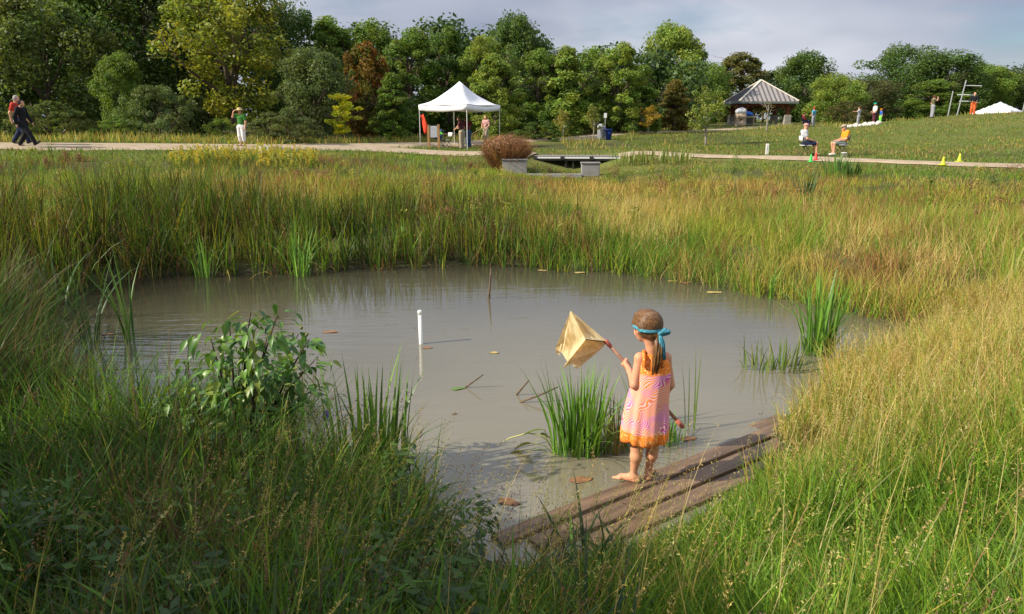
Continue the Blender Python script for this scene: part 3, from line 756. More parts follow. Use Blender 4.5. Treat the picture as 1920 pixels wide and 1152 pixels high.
G.build('cattail_reeds', 'dark green cattail reeds with brown dead leaves on the far left shore', 'reeds')

# --- tall sedge and grass on the far right shore
G = Grass(); x, y = scatter(rng, 60000, 8, 18.5, -8, 46, 1.1)
d = pond_d(x, y); edge = 1.6 * fnoise(x, y, 2.2, 40)
ok = (d > -.12) & (d < 7) & (y > 7.0) & (x > -.3 + edge * .6) & (y > 8.3 + (x - 4.5) * -.2) & (vnoise(x, y, .45, 54) > .17)
x, y = x[ok][:5200], y[ok][:5200]
x, y, a = tuft(rng, x, y, 8, .10); n = len(x); pat = fnoise(x, y, 1.8, 51); p2 = fnoise(x, y, 2.6, 53); dn = pond_d(x, y)
gr = sstep(.42, .28, pat) + .8 * sstep(.6, .0, dn)
col = patchy(rng, x, y, [G_GOLD, G_RUST, G_YEL, G_GREEN, G_BRIGHT, G_STRAW], np.stack([2.6 * (1 - .6 * gr), 1.9 + 0 * gr, 1.3 + 0 * gr, .7 + 2.2 * gr, .4 + 1.8 * gr, 1.4 + 0 * gr], 1), 1.5, 4.2, 300)
hh = rng.uniform(.28, .66, n) * (.4 + 1.0 * fnoise(x, y, .9, 57)) * np.where(rng.random(n) < .06, 1.5, 1)
put(G, rng, x, y, hh, rng.uniform(.005, .010, n), a, sway(rng, n, .14, .10), sway(rng, n, .28, .2), col, 3, tipcol=col * np.array([1.15, 1.05, 1.0]))
G.build('shore_grass', 'golden and rust tinged tall grass on the far right shore', 'grass')

def fy_(x, y): return front_y(x) - y
# --- marsh meadow between the shore and the paths
G = Grass(); x, y = scatter(rng, 60000, 13, 37, -44, 44, 1.0)
d = pond_d(x, y); dw = walk(x, y); fy = front_y(x)
ok = (d > 3.2) & (dw > 2.6 + 1.5 * fnoise(x, y, 3, 61)) & (y < fy - 2.2) & ~((np.abs(x - 2.6) < 1.7) & (y > 30.2)) & (vnoise(x, y, 1.3, 66) > .16)
x, y = x[ok][:11000], y[ok][:11000]
x, y, a = tuft(rng, x, y, 7, .16); n = len(x); pat = fnoise(x, y, 4.0, 62); p2 = fnoise(x, y, 2.2, 63); p3 = fnoise(x, y, 3.0, 64)
right = sstep(-2, 5, x); near_p = sstep(10, 5, fy_(x, y))
col = patchy(rng, x, y, [G_GREEN, G_YEL, G_OLIVE, G_GOLD, G_RUST, G_BRIGHT, G_BROWN], np.stack([1.3 + 3.2 * near_p * right, 1.6 + 0 * pat, 1.8 - .6 * right, (.9 + 2.0 * right) * (1 - .7 * near_p), (1.6 + 0 * pat) * (1 - .6 * near_p), .8 + 1.8 * near_p, .9 - .5 * right], 1), 2.6, 4.2, 400)
hh = rng.uniform(.22, .52, n) * (.5 + .95 * p3) * (1.1 - .25 * right) * np.interp(fy_(x, y), [3, 9, 14], [.55, .75, 1.1]) * np.where((np.abs(x - 2.4) < 3.2) & (y > 25), .8, 1)
put(G, rng, x, y, hh, rng.uniform(.010, .018, n), a, sway(rng, n, .12, .10), sway(rng, n, .22, .18), col, 2, tipcol=col * np.array([1.2, 1.05, .9]))
G.build('meadow_grass', 'mixed green yellow and rust meadow grass between the pond and the paths', 'grass')

# --- clumps of dock gone to seed and lime-green weeds in the meadow
G = Grass(); wx, wy = scatter(rng, 4000, 13.5, 34, -40, 40, .9); ok = (pond_d(wx, wy) > 1.2) & (walk(wx, wy) > 2.5) & (wy < front_y(wx) - 2.5) & (fnoise(wx, wy, 4, 68) > .47); wx, wy = wx[ok][:230], wy[ok][:230]
for cx_, cy_ in zip(wx, wy):
    kd = rng.integers(0, 10); m_ = 70; hgt = rng.uniform(.3, .65); rd = rng.uniform(.12, .45)
    u = rng.normal(size=(m_, 3)); u /= np.linalg.norm(u, axis=1)[:, None]
    pc_ = u * np.array([rd, rd, hgt * .5]) * rng.uniform(.3, 1, (m_, 1)) + np.array([cx_, cy_, hz1(cx_, cy_) + hgt * .55])
    base_ = [(.30, .15, .075), (.26, .13, .07), (.22, .12, .06), (.32, .32, .05), (.26, .30, .045), (.13, .22, .03), (.16, .27, .03), (.09, .15, .03), (.40, .34, .08), (.30, .22, .09)][kd]
    nr_ = u * .6 + np.array([0, 0, .6]); nr_ /= np.linalg.norm(nr_, axis=1)[:, None]
    V_, F_, C_ = leaf_quads(pc_, rng.uniform(.04, .10, m_), nr_, rng, np.array(base_) * rng.uniform(.7, 1.3, (m_, 1)), .4)
    G.add(V_, F_, np.zeros((0, 3), int), C_)
    xs_ = rng.normal(cx_, rd * .5, 14); ys_ = rng.normal(cy_, rd * .5, 14)
    put(G, rng, xs_, ys_, rng.uniform(.6, 1.1, 14) * hgt, np.full(14, .014), rng.uniform(0, 6.28, 14), sway(rng, 14, .1, .1), sway(rng, 14, .1, .1), np.tile(np.array(base_) * .8, (14, 1)), 2)
G.build('meadow_weeds', 'scattered rust brown and lime green weeds in the marsh meadow', 'weeds')

# --- mown grass beside the paths and on the hill
G = Grass(); x, y = scatter(rng, 260000, 24, 75, -46, 46, .6)
dw = walk(x, y); fy = front_y(x); nb = path_side(x)
hillm = (x > 7) & (y > fy) & (y < 76)
strip = (dw < 4.2) & (dw > 1.15 + .25 * vnoise(x, y, .8, 71)) & (y < fy + 8)
dF = seg_d(front3, x, y); dB = seg_d(back3, x, y)
ok = (strip | hillm) & (dB > 1.35) & (dF > .95 + .25 * vnoise(x, y, .8, 71))
x, y = x[ok][:95000], y[ok][:95000]; n = len(x); pat = fnoise(x, y, 4.5, 72); p2 = fnoise(x, y, 1.5, 73)
col = palette(rng, n, [(.10, .19, .028), (.15, .22, .035), (.24, .22, .06), (.30, .20, .09)], np.stack([2.0 + 0 * pat, 1.6 + p2, .9 + 1.8 * sstep(.42, .62, pat), .2 + 2.2 * sstep(.5, .68, pat)], 1))
put(G, rng, x, y, rng.uniform(.05, .16, n) * (.7 + .8 * p2), rng.uniform(.02, .045, n), rng.uniform(0, 6.28, n), sway(rng, n, .2, .15), sway(rng, n, .25, .2), col, 2)
G.build('lawn_grass', 'short mown green grass beside the paths and over the right-hand hill', 'grass')

# --- dry grass along the forest edge, the back path and the hill crest
G = Grass(); x, y = scatter(rng, 120000, 28, 80, -46, 46, .5)
dB = seg_d(back3, x, y); nb = path_side(x); fy = front_y(x)
left = (x < 16) & (y > nb + 1.6) & (y < nb + 6.5)
mid = (x > 3) & (x < 13) & (y > fy + 3.5) & (y < nb - 1.5) & (fnoise(x, y, 3, 81) > .5)
crest = (x > 28) & (y > 62.5 + 2.5 * vnoise(x, y, 3, 82)) & (y < 69) & (vnoise(x, y, 1.5, 84) > .45)
pav = (x > 18) & (y > 66) & (y < 74) & (x < 31) & (dB > 1.5) & (vnoise(x, y, 1.5, 85) > .5)
hp_ = (x > 9) & (y > fy + 2.5) & (y < 62) & (fnoise(x, y, 2.2, 86) > .60)
ok = (left | mid | crest | pav | hp_)
x, y = x[ok][:28000], y[ok][:28000]; n = len(x); pat = fnoise(x, y, 3.0, 83)
col = palette(rng, n, [G_GOLD, G_OLIVE, G_YEL, G_RUST, G_GREEN], np.stack([1.7 + 0 * pat, 1.4 + 0 * pat, 1.1 + 0 * pat, .6 + 1.2 * sstep(.5, .7, pat), 1 + 0 * pat], 1))
onh = (x > 9) & (y > front_y(x) + 2.5) & (y < 62)
put(G, rng, x, y, rng.uniform(.2, .62, n) * (.5 + .8 * pat) * np.where(onh, .38, 1), rng.uniform(.02, .045, n), rng.uniform(0, 6.28, n), sway(rng, n, .1, .08), sway(rng, n, .2, .15), col, 2)
G.build('dry_grass', 'dry tan grass along the forest edge and the crest of the hill', 'grass')

# --- goldenrod patch before the left path
G = Grass(); x, y = scatter(rng, 30000, 24, 37, -27, 0, 1)
fy = front_y(x); pxx = 960 + FPX * x / y
ok = (y < fy - 5.6) & (y > fy - 10.5) & (pxx > 325) & (pxx < 700) & (fnoise(x, y, 1.3, 91) > np.where(pxx < 600, .47, .62))
x, y = x[ok][:420], y[ok][:420]; n = len(x); hh = rng.uniform(.35, .75, n); a = rng.uniform(0, 6.28, n); le = sway(rng, n, .08, .05); cu = sway(rng, n, .15, .1)
put(G, rng, x, y, hh, np.full(n, .03), a, le, cu, palette(rng, n, [G_GREEN, G_OLIVE], [1, 1]), 2)
heads(G, rng, x, y, hh, a, le, cu, palette(rng, n, [(.60, .48, .05), (.50, .46, .10), (.36, .38, .08)], [1, 1, 1]), 20, .45, .045, droop=.4)
G.build('goldenrod', 'yellow flowering goldenrod on the slope before the left path', 'wildflowers')

# --- right bank: golden tall grass with green understorey
G = Grass(); x, y = scatter(rng, 60000, 2.6, 10.5, -2, 50, .9)
d = pond_d(x, y); v = x * .8 + (y - 6.2) * .25
ok = (d > .02) & (x > 1.6) & (y > 3.6 - .12 * (x - 2)) & (y < 9.8) & ~on_board(x, y) & (d > .25 * vnoise(x, y, .6, 101))
x, y = x[ok][:4300], y[ok][:4300]
xt, yt, a = tuft(rng, x, y, 8, .07); n = len(xt); pat = fnoise(xt, yt, 1.1, 102)
gold = sstep(3.7, 4.9, yt) * (1 - .5 * sstep(.62, .4, pat))
col = palette(rng, n, [G_GREEN, G_BRIGHT, G_YEL, G_GOLD, G_STRAW, G_RUST], np.stack([1.8 - gold, 1.8 - gold, 1.2 + 0 * gold, .3 + 2.0 * gold, .2 + 1.4 * gold, .15 + .4 * gold], 1))
hh = rng.uniform(.3, .72, n) * (.6 + .75 * pat) * (.6 + .4 * sstep(0, 1.5, pond_d(xt, yt)))
put(G, rng, xt, yt, hh, rng.uniform(.0035, .008, n), a, sway(rng, n, .14, .1), sway(rng, n, .3, .2), col, 4, tipcol=col * np.array([1.2, 1.08, 1.0]))
s = rng.permutation(len(x))[:2600]; xs, ys = x[s] + rng.normal(size=len(s)) * .05, y[s] + rng.normal(size=len(s)) * .05
ns_ = len(s); hs_ = rng.uniform(.55, .95, ns_) * (.55 + .45 * sstep(0, 1.3, pond_d(xs, ys))); a = rng.normal(.4, 1.2, ns_); le = sway(rng, ns_, .12, .08); cu = sway(rng, ns_, .2, .12)
cs = palette(rng, ns_, [G_STRAW, G_GOLD, G_YEL, G_RUST], [3, 2.5, 1, .6])
put(G, rng, xs, ys, hs_, np.full(ns_, .0035), a, le, cu, cs, 4)
heads(G, rng, xs, ys, hs_, a, le, cu, cs * .9, 12, .26, .0075)
G.build('bank_grass', 'tall golden straw grass on the sunny right bank', 'grass')

# --- near right: lush green grass
G = Grass(); x, y = scatter(rng, 40000, 1.7, 5.2, -16, 48, 1.0)
d = pond_d(x, y); xe = .35 + .5 * (fnoise(x, y, .9, 110) - .5)
ok = (d > -.02) & (x > xe - .6 * sstep(3.4, 2.0, y)) & (y < 4.9 - .1 * x) & ~on_board(x, y)
x, y = x[ok][:5200], y[ok][:5200]
xt, yt, a = tuft(rng, x, y, 8, .06); n = len(xt); pat = fnoise(xt, yt, .8, 112)
col = palette(rng, n, [G_GREEN, G_BRIGHT, (.10, .20, .025), G_YEL, G_DEEP, G_GOLD], np.stack([2 + 0 * pat, 1.6 + 1.5 * pat, 2 + 0 * pat, .35 + .3 * pat, .8 + 0 * pat, .15 + 0 * pat], 1))
nbd_ = np.clip((3.42 + .73 * xt - yt) / .95, 0, 1)
hh = rng.uniform(.16, .50, n) * (.5 + .95 * pat) * (.18 + .82 * nbd_ ** 1.3)
put(G, rng, xt, yt, hh, rng.uniform(.004, .012, n), a, sway(rng, n, .2, .12), sway(rng, n, .4, .25), col, 4, tipcol=col * np.array([1.15, 1.05, .9]))
s = rng.permutation(len(x))[:300]; s = s[y[s] < 3.1 + .73 * x[s]]; xs, ys = x[s], y[s]; ns_ = len(s); hs_ = rng.uniform(.45, .85, ns_); a = rng.normal(.3, .9, ns_); le = sway(rng, ns_, .16, .1); cu = sway(rng, ns_, .2, .15)
cs = palette(rng, ns_, [G_STRAW, G_GOLD, G_YEL, G_RUST, G_OLIVE], [2, 2, 1.5, 1, 1.5])
put(G, rng, xs, ys, hs_, np.full(ns_, .0036), a, le, cu, cs, 5)
heads(G, rng, xs, ys, hs_, a, le, cu, palette(rng, ns_, [G_GOLD, (.26, .17, .10), G_STRAW], [2, 2, 1]), 26, .20, .0055)
G.build('lush_grass', 'lush bright green grass in front of the plank walk at lower right', 'grass')

# --- near left: shaded sedges and weeds
G = Grass(); x, y = scatter(rng, 60000, 1.7, 9.0, -52, 10, .85)
d = pond_d(x, y)
ok = (d > -.10) & (d < 4.2) & (x < .55 + .5 * (fnoise(x, y, .9, 110) - .5)) & (y < 8.6) & ~on_board(x, y)
x, y = x[ok][:5600], y[ok][:5600]
xt, yt, a = tuft(rng, x, y, 7, .07); n = len(xt); pat = fnoise(xt, yt, .9, 122)
dk = sstep(-.2, -1.6, xt)
col = patchy(rng, xt, yt, [G_GREEN, G_DEEP, G_OLIVE, G_BROWN, G_YEL, G_BRIGHT], np.stack([2.2 - dk * 1.0, 1.6 + 2.4 * dk, 1.1 - .4 * dk, .4 + .3 * dk, .4 - .35 * dk, .8 - .7 * dk], 1), .6, 2.5, 500)
hh = rng.uniform(.18, .58, n) * (.4 + 1.1 * pat) * (.8 + .25 * sstep(-.5, -2.2, xt)) * np.where(xt > -.5, .3 + .7 * np.clip((3.42 + .73 * xt - yt) / .8, 0, 1), 1) * (1 + .5 * sstep(1.3, .4, pond_d(xt, yt)) * sstep(.1, -.5, xt))
put(G, rng, xt, yt, hh, rng.uniform(.005, .014, n), a, sway(rng, n, .16, .1), sway(rng, n, .38, .25), col, 4)
# taller growth on the left bank and out into the water's edge
x2, y2 = scatter(rng, 60000, 4.2, 9.5, -56, -20, 1.0); d2 = pond_d(x2, y2)
ok = (d2 > -.35 + .25 * vnoise(x2, y2, .5, 131)) & (d2 < 1.6) & (x2 < -2.7) & (y2 < 8.4) & (vnoise(x2, y2, .7, 132) > np.where(x2 < -3.6, .2, .5))
x2, y2 = x2[ok][:2000], y2[ok][:2000]; x2, y2, a2 = tuft(rng, x2, y2, 6, .07); n2 = len(x2)
col2 = patchy(rng, x2, y2, [G_GREEN, G_DEEP, G_OLIVE, G_BROWN, G_RUST], [1.6, 3.2, 1.4, 1.8, .4], .7, 2.5, 520)
put(G, rng, x2, y2, rng.uniform(.35, 1.0, n2) * np.interp(x2, [-6, -4.2, -3.4, -2.7], [1.45, 1.3, .95, .6]), rng.uniform(.006, .014, n2), a2 * .6, sway(rng, n2, .18, .12), sway(rng, n2, .3, .22), col2, 4, sink=.06)
# weeds standing out in the shallows
x3 = rng.uniform(-4.6, -1.5, 6000); y3 = rng.uniform(4.6, 7.4, 6000); d3 = pond_d(x3, y3); ok = (d3 > -1.15) & (d3 < .05) & (vnoise(x3, y3, .6, 141) > .52 - .15 * d3); x3, y3 = x3[ok][:230], y3[ok][:230]
x3, y3, a3 = tuft(rng, x3, y3, 6, .09); n3 = len(x3); col3 = patchy(rng, x3, y3, [G_GREEN, G_DEEP, G_OLIVE, G_BROWN, G_RUST], [2, 2, 1.6, 1.2, .5], .6, 2.0, 540)
put(G, rng, x3, y3, rng.uniform(.3, .75, n3) + np.maximum(0, -hz(x3, y3)), rng.uniform(.004, .009, n3), a3, sway(rng, n3, .14, .12), sway(rng, n3, .28, .25), col3, 4, sink=.02)
# broad blades
m = rng.permutation(len(x))[:3800]; nb_ = len(m)
colb = palette(rng, nb_, [(.055, .10, .03), G_GREEN, (.04, .075, .03)], [2, 1, 2])
put(G, rng, x[m], y[m], rng.uniform(.25, .6, nb_), rng.uniform(.012, .027, nb_), rng.uniform(0, 6.28, nb_), sway(rng, nb_, .25, .15), sway(rng, nb_, .6, .25), colb, 5)
s = rng.permutation(len(x))[:420]; s = s[(pond_d(x[s], y[s]) < 2.6)]; xs, ys = x[s], y[s]; ns_ = len(s); hs_ = rng.uniform(.4, .85, ns_); a = rng.normal(.3, 1.0, ns_); le = sway(rng, ns_, .14, .1); cu = sway(rng, ns_, .22, .15)
cs = palette(rng, ns_, [G_OLIVE, G_GOLD, G_RUST, G_BROWN, G_GREEN], [2, 1.2, 1, 1.5, 2])
put(G, rng, xs, ys, hs_, np.full(ns_, .0032), a, le, cu, cs, 5)
heads(G, rng, xs, ys, hs_, a, le, cu, palette(rng, ns_, [(.16, .085, .06), G_RUST, G_GOLD, (.12, .07, .06)], [2, 1.5, 1, 1.5]), 22, .26, .0065, droop=.2)
# leafy weeds low between the blades
wx = rng.uniform(-4.5, -.1, 5000); wy = rng.uniform(1.9, 5.2, 5000); wd_ = pond_d(wx, wy); ok = (wd_ > .02) & (vnoise(wx, wy, .6, 151) > .45) & (np.abs(wx) < .85 * wy + .4); wx, wy = wx[ok][:420], wy[ok][:420]
for cx_, cy_ in zip(wx, wy):
    m_ = 26; hgt = rng.uniform(.15, .5); u = rng.normal(size=(m_, 3)); u /= np.linalg.norm(u, axis=1)[:, None]
    pc_ = u * np.array([.11, .11, hgt * .5]) * rng.uniform(.4, 1, (m_, 1)) + np.array([cx_, cy_, hz1(cx_, cy_) + hgt * .6])
    nr_ = u * .5 + np.array([0, 0, .7]); nr_ /= np.linalg.norm(nr_, axis=1)[:, None]
    b_ = [(.06, .12, .03), (.08, .15, .03), (.05, .09, .03), (.10, .16, .035)][rng.integers(0, 4)]
    V_, F_, C_ = leaf_quads(pc_, rng.uniform(.03, .085, m_), nr_, rng, np.array(b_) * rng.uniform(.75, 1.25, (m_, 1)), .42)
    G.add(V_, F_, np.zeros((0, 3), int), C_)
# dusky seed heads over the water's edge at left
xs = rng.uniform(-4.2, -.9, 900); ys = rng.uniform(4.2, 6.6, 900); dk_ = pond_d(xs, ys); kk = (dk_ > -.35) & (dk_ < .4); xs, ys = xs[kk][:190], ys[kk][:190]; ns_ = len(xs); hs_ = rng.uniform(.4, .85, ns_); a = rng.normal(.1, .7, ns_); le = sway(rng, ns_, .22, .14); cu = sway(rng, ns_, .2, .15)
cs = palette(rng, ns_, [G_OLIVE, G_BROWN, (.10, .13, .05)], [1.5, 1, 1.5])
put(G, rng, xs, ys, hs_, np.full(ns_, .004), a, le, cu, cs, 5, sink=.06)
heads(G, rng, xs, ys, hs_, a, le, cu, palette(rng, ns_, [(.17, .09, .07), (.22, .12, .08), (.13, .08, .07)], [1, 1, 1]), 30, .32, .009, droop=.1, sink=.06)
# prominent ripe stems close by
xs = rng.uniform(-1.5, 1.9, 46); ys = rng.uniform(1.9, 2.9, 46); ns_ = len(xs); hs_ = rng.uniform(.5, .82, ns_); a = rng.normal(.25, .6, ns_); le = sway(rng, ns_, .25, .14); cu = sway(rng, ns_, .12, .1)
cs = palette(rng, ns_, [G_STRAW, G_GOLD, G_YEL, (.22, .25, .07)], [1.2, 1.4, 1.5, 1.2])
put(G, rng, xs, ys, hs_, np.full(ns_, .0048), a, le, cu, cs, 6)
heads(G, rng, xs, ys, hs_, a, le, cu, palette(rng, ns_, [G_GOLD, (.30, .18, .10), G_STRAW], [1.4, 1, .8]), 60, .22, .0055, droop=-.4, spr=.3)
# long straw stems rising before the planks
xs = rng.uniform(-1.5, .8, 330); ys = rng.uniform(2.2, 4.4, 330); kk = pond_d(xs, ys) > -.1; xs, ys = xs[kk], ys[kk]; ns_ = len(xs); hs_ = rng.uniform(.4, .8, ns_); a = rng.normal(.2, .5, ns_); le = sway(rng, ns_, .2, .12); cu = sway(rng, ns_, .14, .1)
cs = palette(rng, ns_, [G_STRAW, G_GOLD, G_YEL, (.2, .22, .07)], [1, 1.4, 1.5, 1.5])
put(G, rng, xs, ys, hs_, np.full(ns_, .0035), a, le, cu, cs, 5)
heads(G, rng, xs, ys, hs_, a, le, cu, palette(rng, ns_, [G_GOLD, (.26, .16, .09)], [1, 1]), 30, .22, .0055, droop=.1)
G.build('sedge', 'dark shaded sedge and weeds with pinkish brown seed heads on the near left bank', 'sedge')

# ================================================================== people: one continuous surface from a blended skeleton
def surface(prims, vox, k):
    """prims: (a, b, ra, rb[, scale]) tapered capsules blended together; returns verts, quads"""
    A = np.array([np.minimum(np.array(p[0]) - p[2] * 1.6, np.array(p[1]) - p[3] * 1.6) for p in prims]).min(0) - 3 * vox - k
    B = np.array([np.maximum(np.array(p[0]) + p[2] * 1.6, np.array(p[1]) + p[3] * 1.6) for p in prims]).max(0) + 3 * vox + k
    n = np.ceil((B - A) / vox).astype(int) + 1
    ax = [A[i] + np.arange(n[i]) * vox for i in range(3)]
    F = np.full(n, 10.0, np.float32)
    for p in prims:
        a, b, ra, rb = np.array(p[0], float), np.array(p[1], float), p[2], p[3]
        sc = np.array(p[4] if len(p) > 4 else (1, 1, 1), float)
        pad = k + 3 * vox; r = max(ra, rb) / min(1, sc.min())
        lo = np.maximum(0, ((np.minimum(a, b) - r - pad - A) / vox).astype(int)); hi = np.minimum(n, ((np.maximum(a, b) + r + pad - A) / vox).astype(int) + 2)
        X, Y, Z = np.meshgrid(ax[0][lo[0]:hi[0]], ax[1][lo[1]:hi[1]], ax[2][lo[2]:hi[2]], indexing='ij')
        P = np.stack([X, Y, Z], -1) * sc; a_, b_ = a * sc, b * sc
        e = b_ - a_; L2 = (e * e).sum() + 1e-12
        t = np.clip(((P - a_) @ e) / L2, 0, 1)
        dd_ = np.linalg.norm(P - a_ - t[..., None] * e, axis=-1) - (ra + (rb - ra) * t)
        sl = (slice(lo[0], hi[0]), slice(lo[1], hi[1]), slice(lo[2], hi[2]))
        f = F[sl]; h = np.clip(.5 + .5 * (f - dd_) / k, 0, 1)
        F[sl] = f * (1 - h) + dd_ * h - k * h * (1 - h)
    ins = F < 0
    cs = np.zeros(np.array(n) - 1); ac = np.zeros((*(np.array(n) - 1), 3))
    corners = [(i, j, l) for i in (0, 1) for j in (0, 1) for l in (0, 1)]
    def sub(arr, c): return arr[c[0]:c[0] + n[0] - 1, c[1]:c[1] + n[1] - 1, c[2]:c[2] + n[2] - 1]
    for c in corners:
        for ax_ in range(3):
            if c[ax_]: continue
            c2 = list(c); c2[ax_] = 1
            f0, f1 = sub(F, c), sub(F, c2); cr = (f0 < 0) != (f1 < 0)
            t = np.where(cr, f0 / np.where(cr, f0 - f1, 1), 0)
            for q in range(3): ac[..., q] += np.where(cr, c[q] + (t if q == ax_ else 0), 0)
            cs += cr
    act = cs > 0; vid = np.full(act.shape, -1); vid[act] = np.arange(act.sum())
    ci = np.argwhere(act); V = A + (ci + ac[act] / cs[act][:, None]) * vox
    quads = []
    for ax_ in range(3):
        o1, o2 = [(1, 2), (2, 0), (0, 1)][ax_]
        s0 = [slice(None)] * 3; s1 = [slice(None)] * 3; s0[ax_] = slice(0, -1); s1[ax_] = slice(1, None)
        cr = ins[tuple(s0)] != ins[tuple(s1)]
        E = np.argwhere(cr); E = E[(E[:, o1] > 0) & (E[:, o2] > 0) & (E[:, o1] < n[o1] - 1) & (E[:, o2] < n[o2] - 1)]
        flip = ins[tuple(E.T)]
        def g(a1, a2):
            q = E.copy(); q[:, o1] -= a1; q[:, o2] -= a2; return vid[tuple(q.T)]
        q = np.stack([g(1, 1), g(0, 1), g(0, 0), g(1, 0)], 1); q[~flip] = q[~flip][:, ::-1]
        quads.append(q)
    Q = np.concatenate(quads); Q = Q[(Q >= 0).all(1)]
    return V, Q
def skin_obj(name, prims, vox, k, mat_, parent):
    V, Q = surface(prims, vox, k)
    me = mesh_np(name, V, [Q], None, True); me.materials.append(mat_)
    return obj(name, me, None, parent)

STAND = dict(head=(0, .012, .925), neck=(0, -.006, .85), chest=(0, -.004, .745), belly=(0, .004, .625), pelvis=(0, -.002, .535),
             sh=(.108, -.004, .808), el=(.142, -.018, .635), wr=(.150, .035, .495), ha=(.150, .055, .445),
             hip=(.052, 0, .50), kn=(.056, .012, .278), an=(.058, -.012, .045), to=(.066, .085, .018))
def pose_joints(h, pose):
    J = {}
    for k_, v in STAND.items():
        if k_ in ('head', 'neck', 'chest', 'belly', 'pelvis'): J[k_] = v
        else: J[k_ + 'R'] = v; J[k_ + 'L'] = (-v[0], v[1], v[2])
    J.update(pose)
    return {k_: np.array(v, float) * h for k_, v in J.items()}
WALK = dict(knR=(.055, .10, .29), anR=(.055, .17, .075), toR=(.06, .27, .085), knL=(-.055, -.03, .28), anL=(-.055, -.17, .085), toL=(-.06, -.10, .02), elR=(.145, -.07, .645), wrR=(.13, -.07, .50), haR=(.13, -.06, .45), elL=(-.145, .03, .645), wrL=(-.13, .11, .53), haL=(-.13, .13, .48), head=(0, .03, .92))
SIT = dict(pelvis=(0, -.02, .30), belly=(0, -.045, .385), chest=(0, -.055, .51), neck=(0, -.045, .615), head=(0, -.015, .69), shR=(.108, -.055, .575), shL=(-.108, -.055, .575), elR=(.135, -.02, .41), elL=(-.135, -.02, .41), wrR=(.10, .12, .37), wrL=(-.10, .12, .37), haR=(.08, .165, .36), haL=(-.08, .165, .36), hipR=(.055, -.01, .285), hipL=(-.055, -.01, .285), knR=(.075, .235, .30), knL=(-.075, .235, .30), anR=(.07, .27, .05), anL=(-.07, .25, .05), toR=(.08, .36, .02), toL=(-.08, .34, .02))

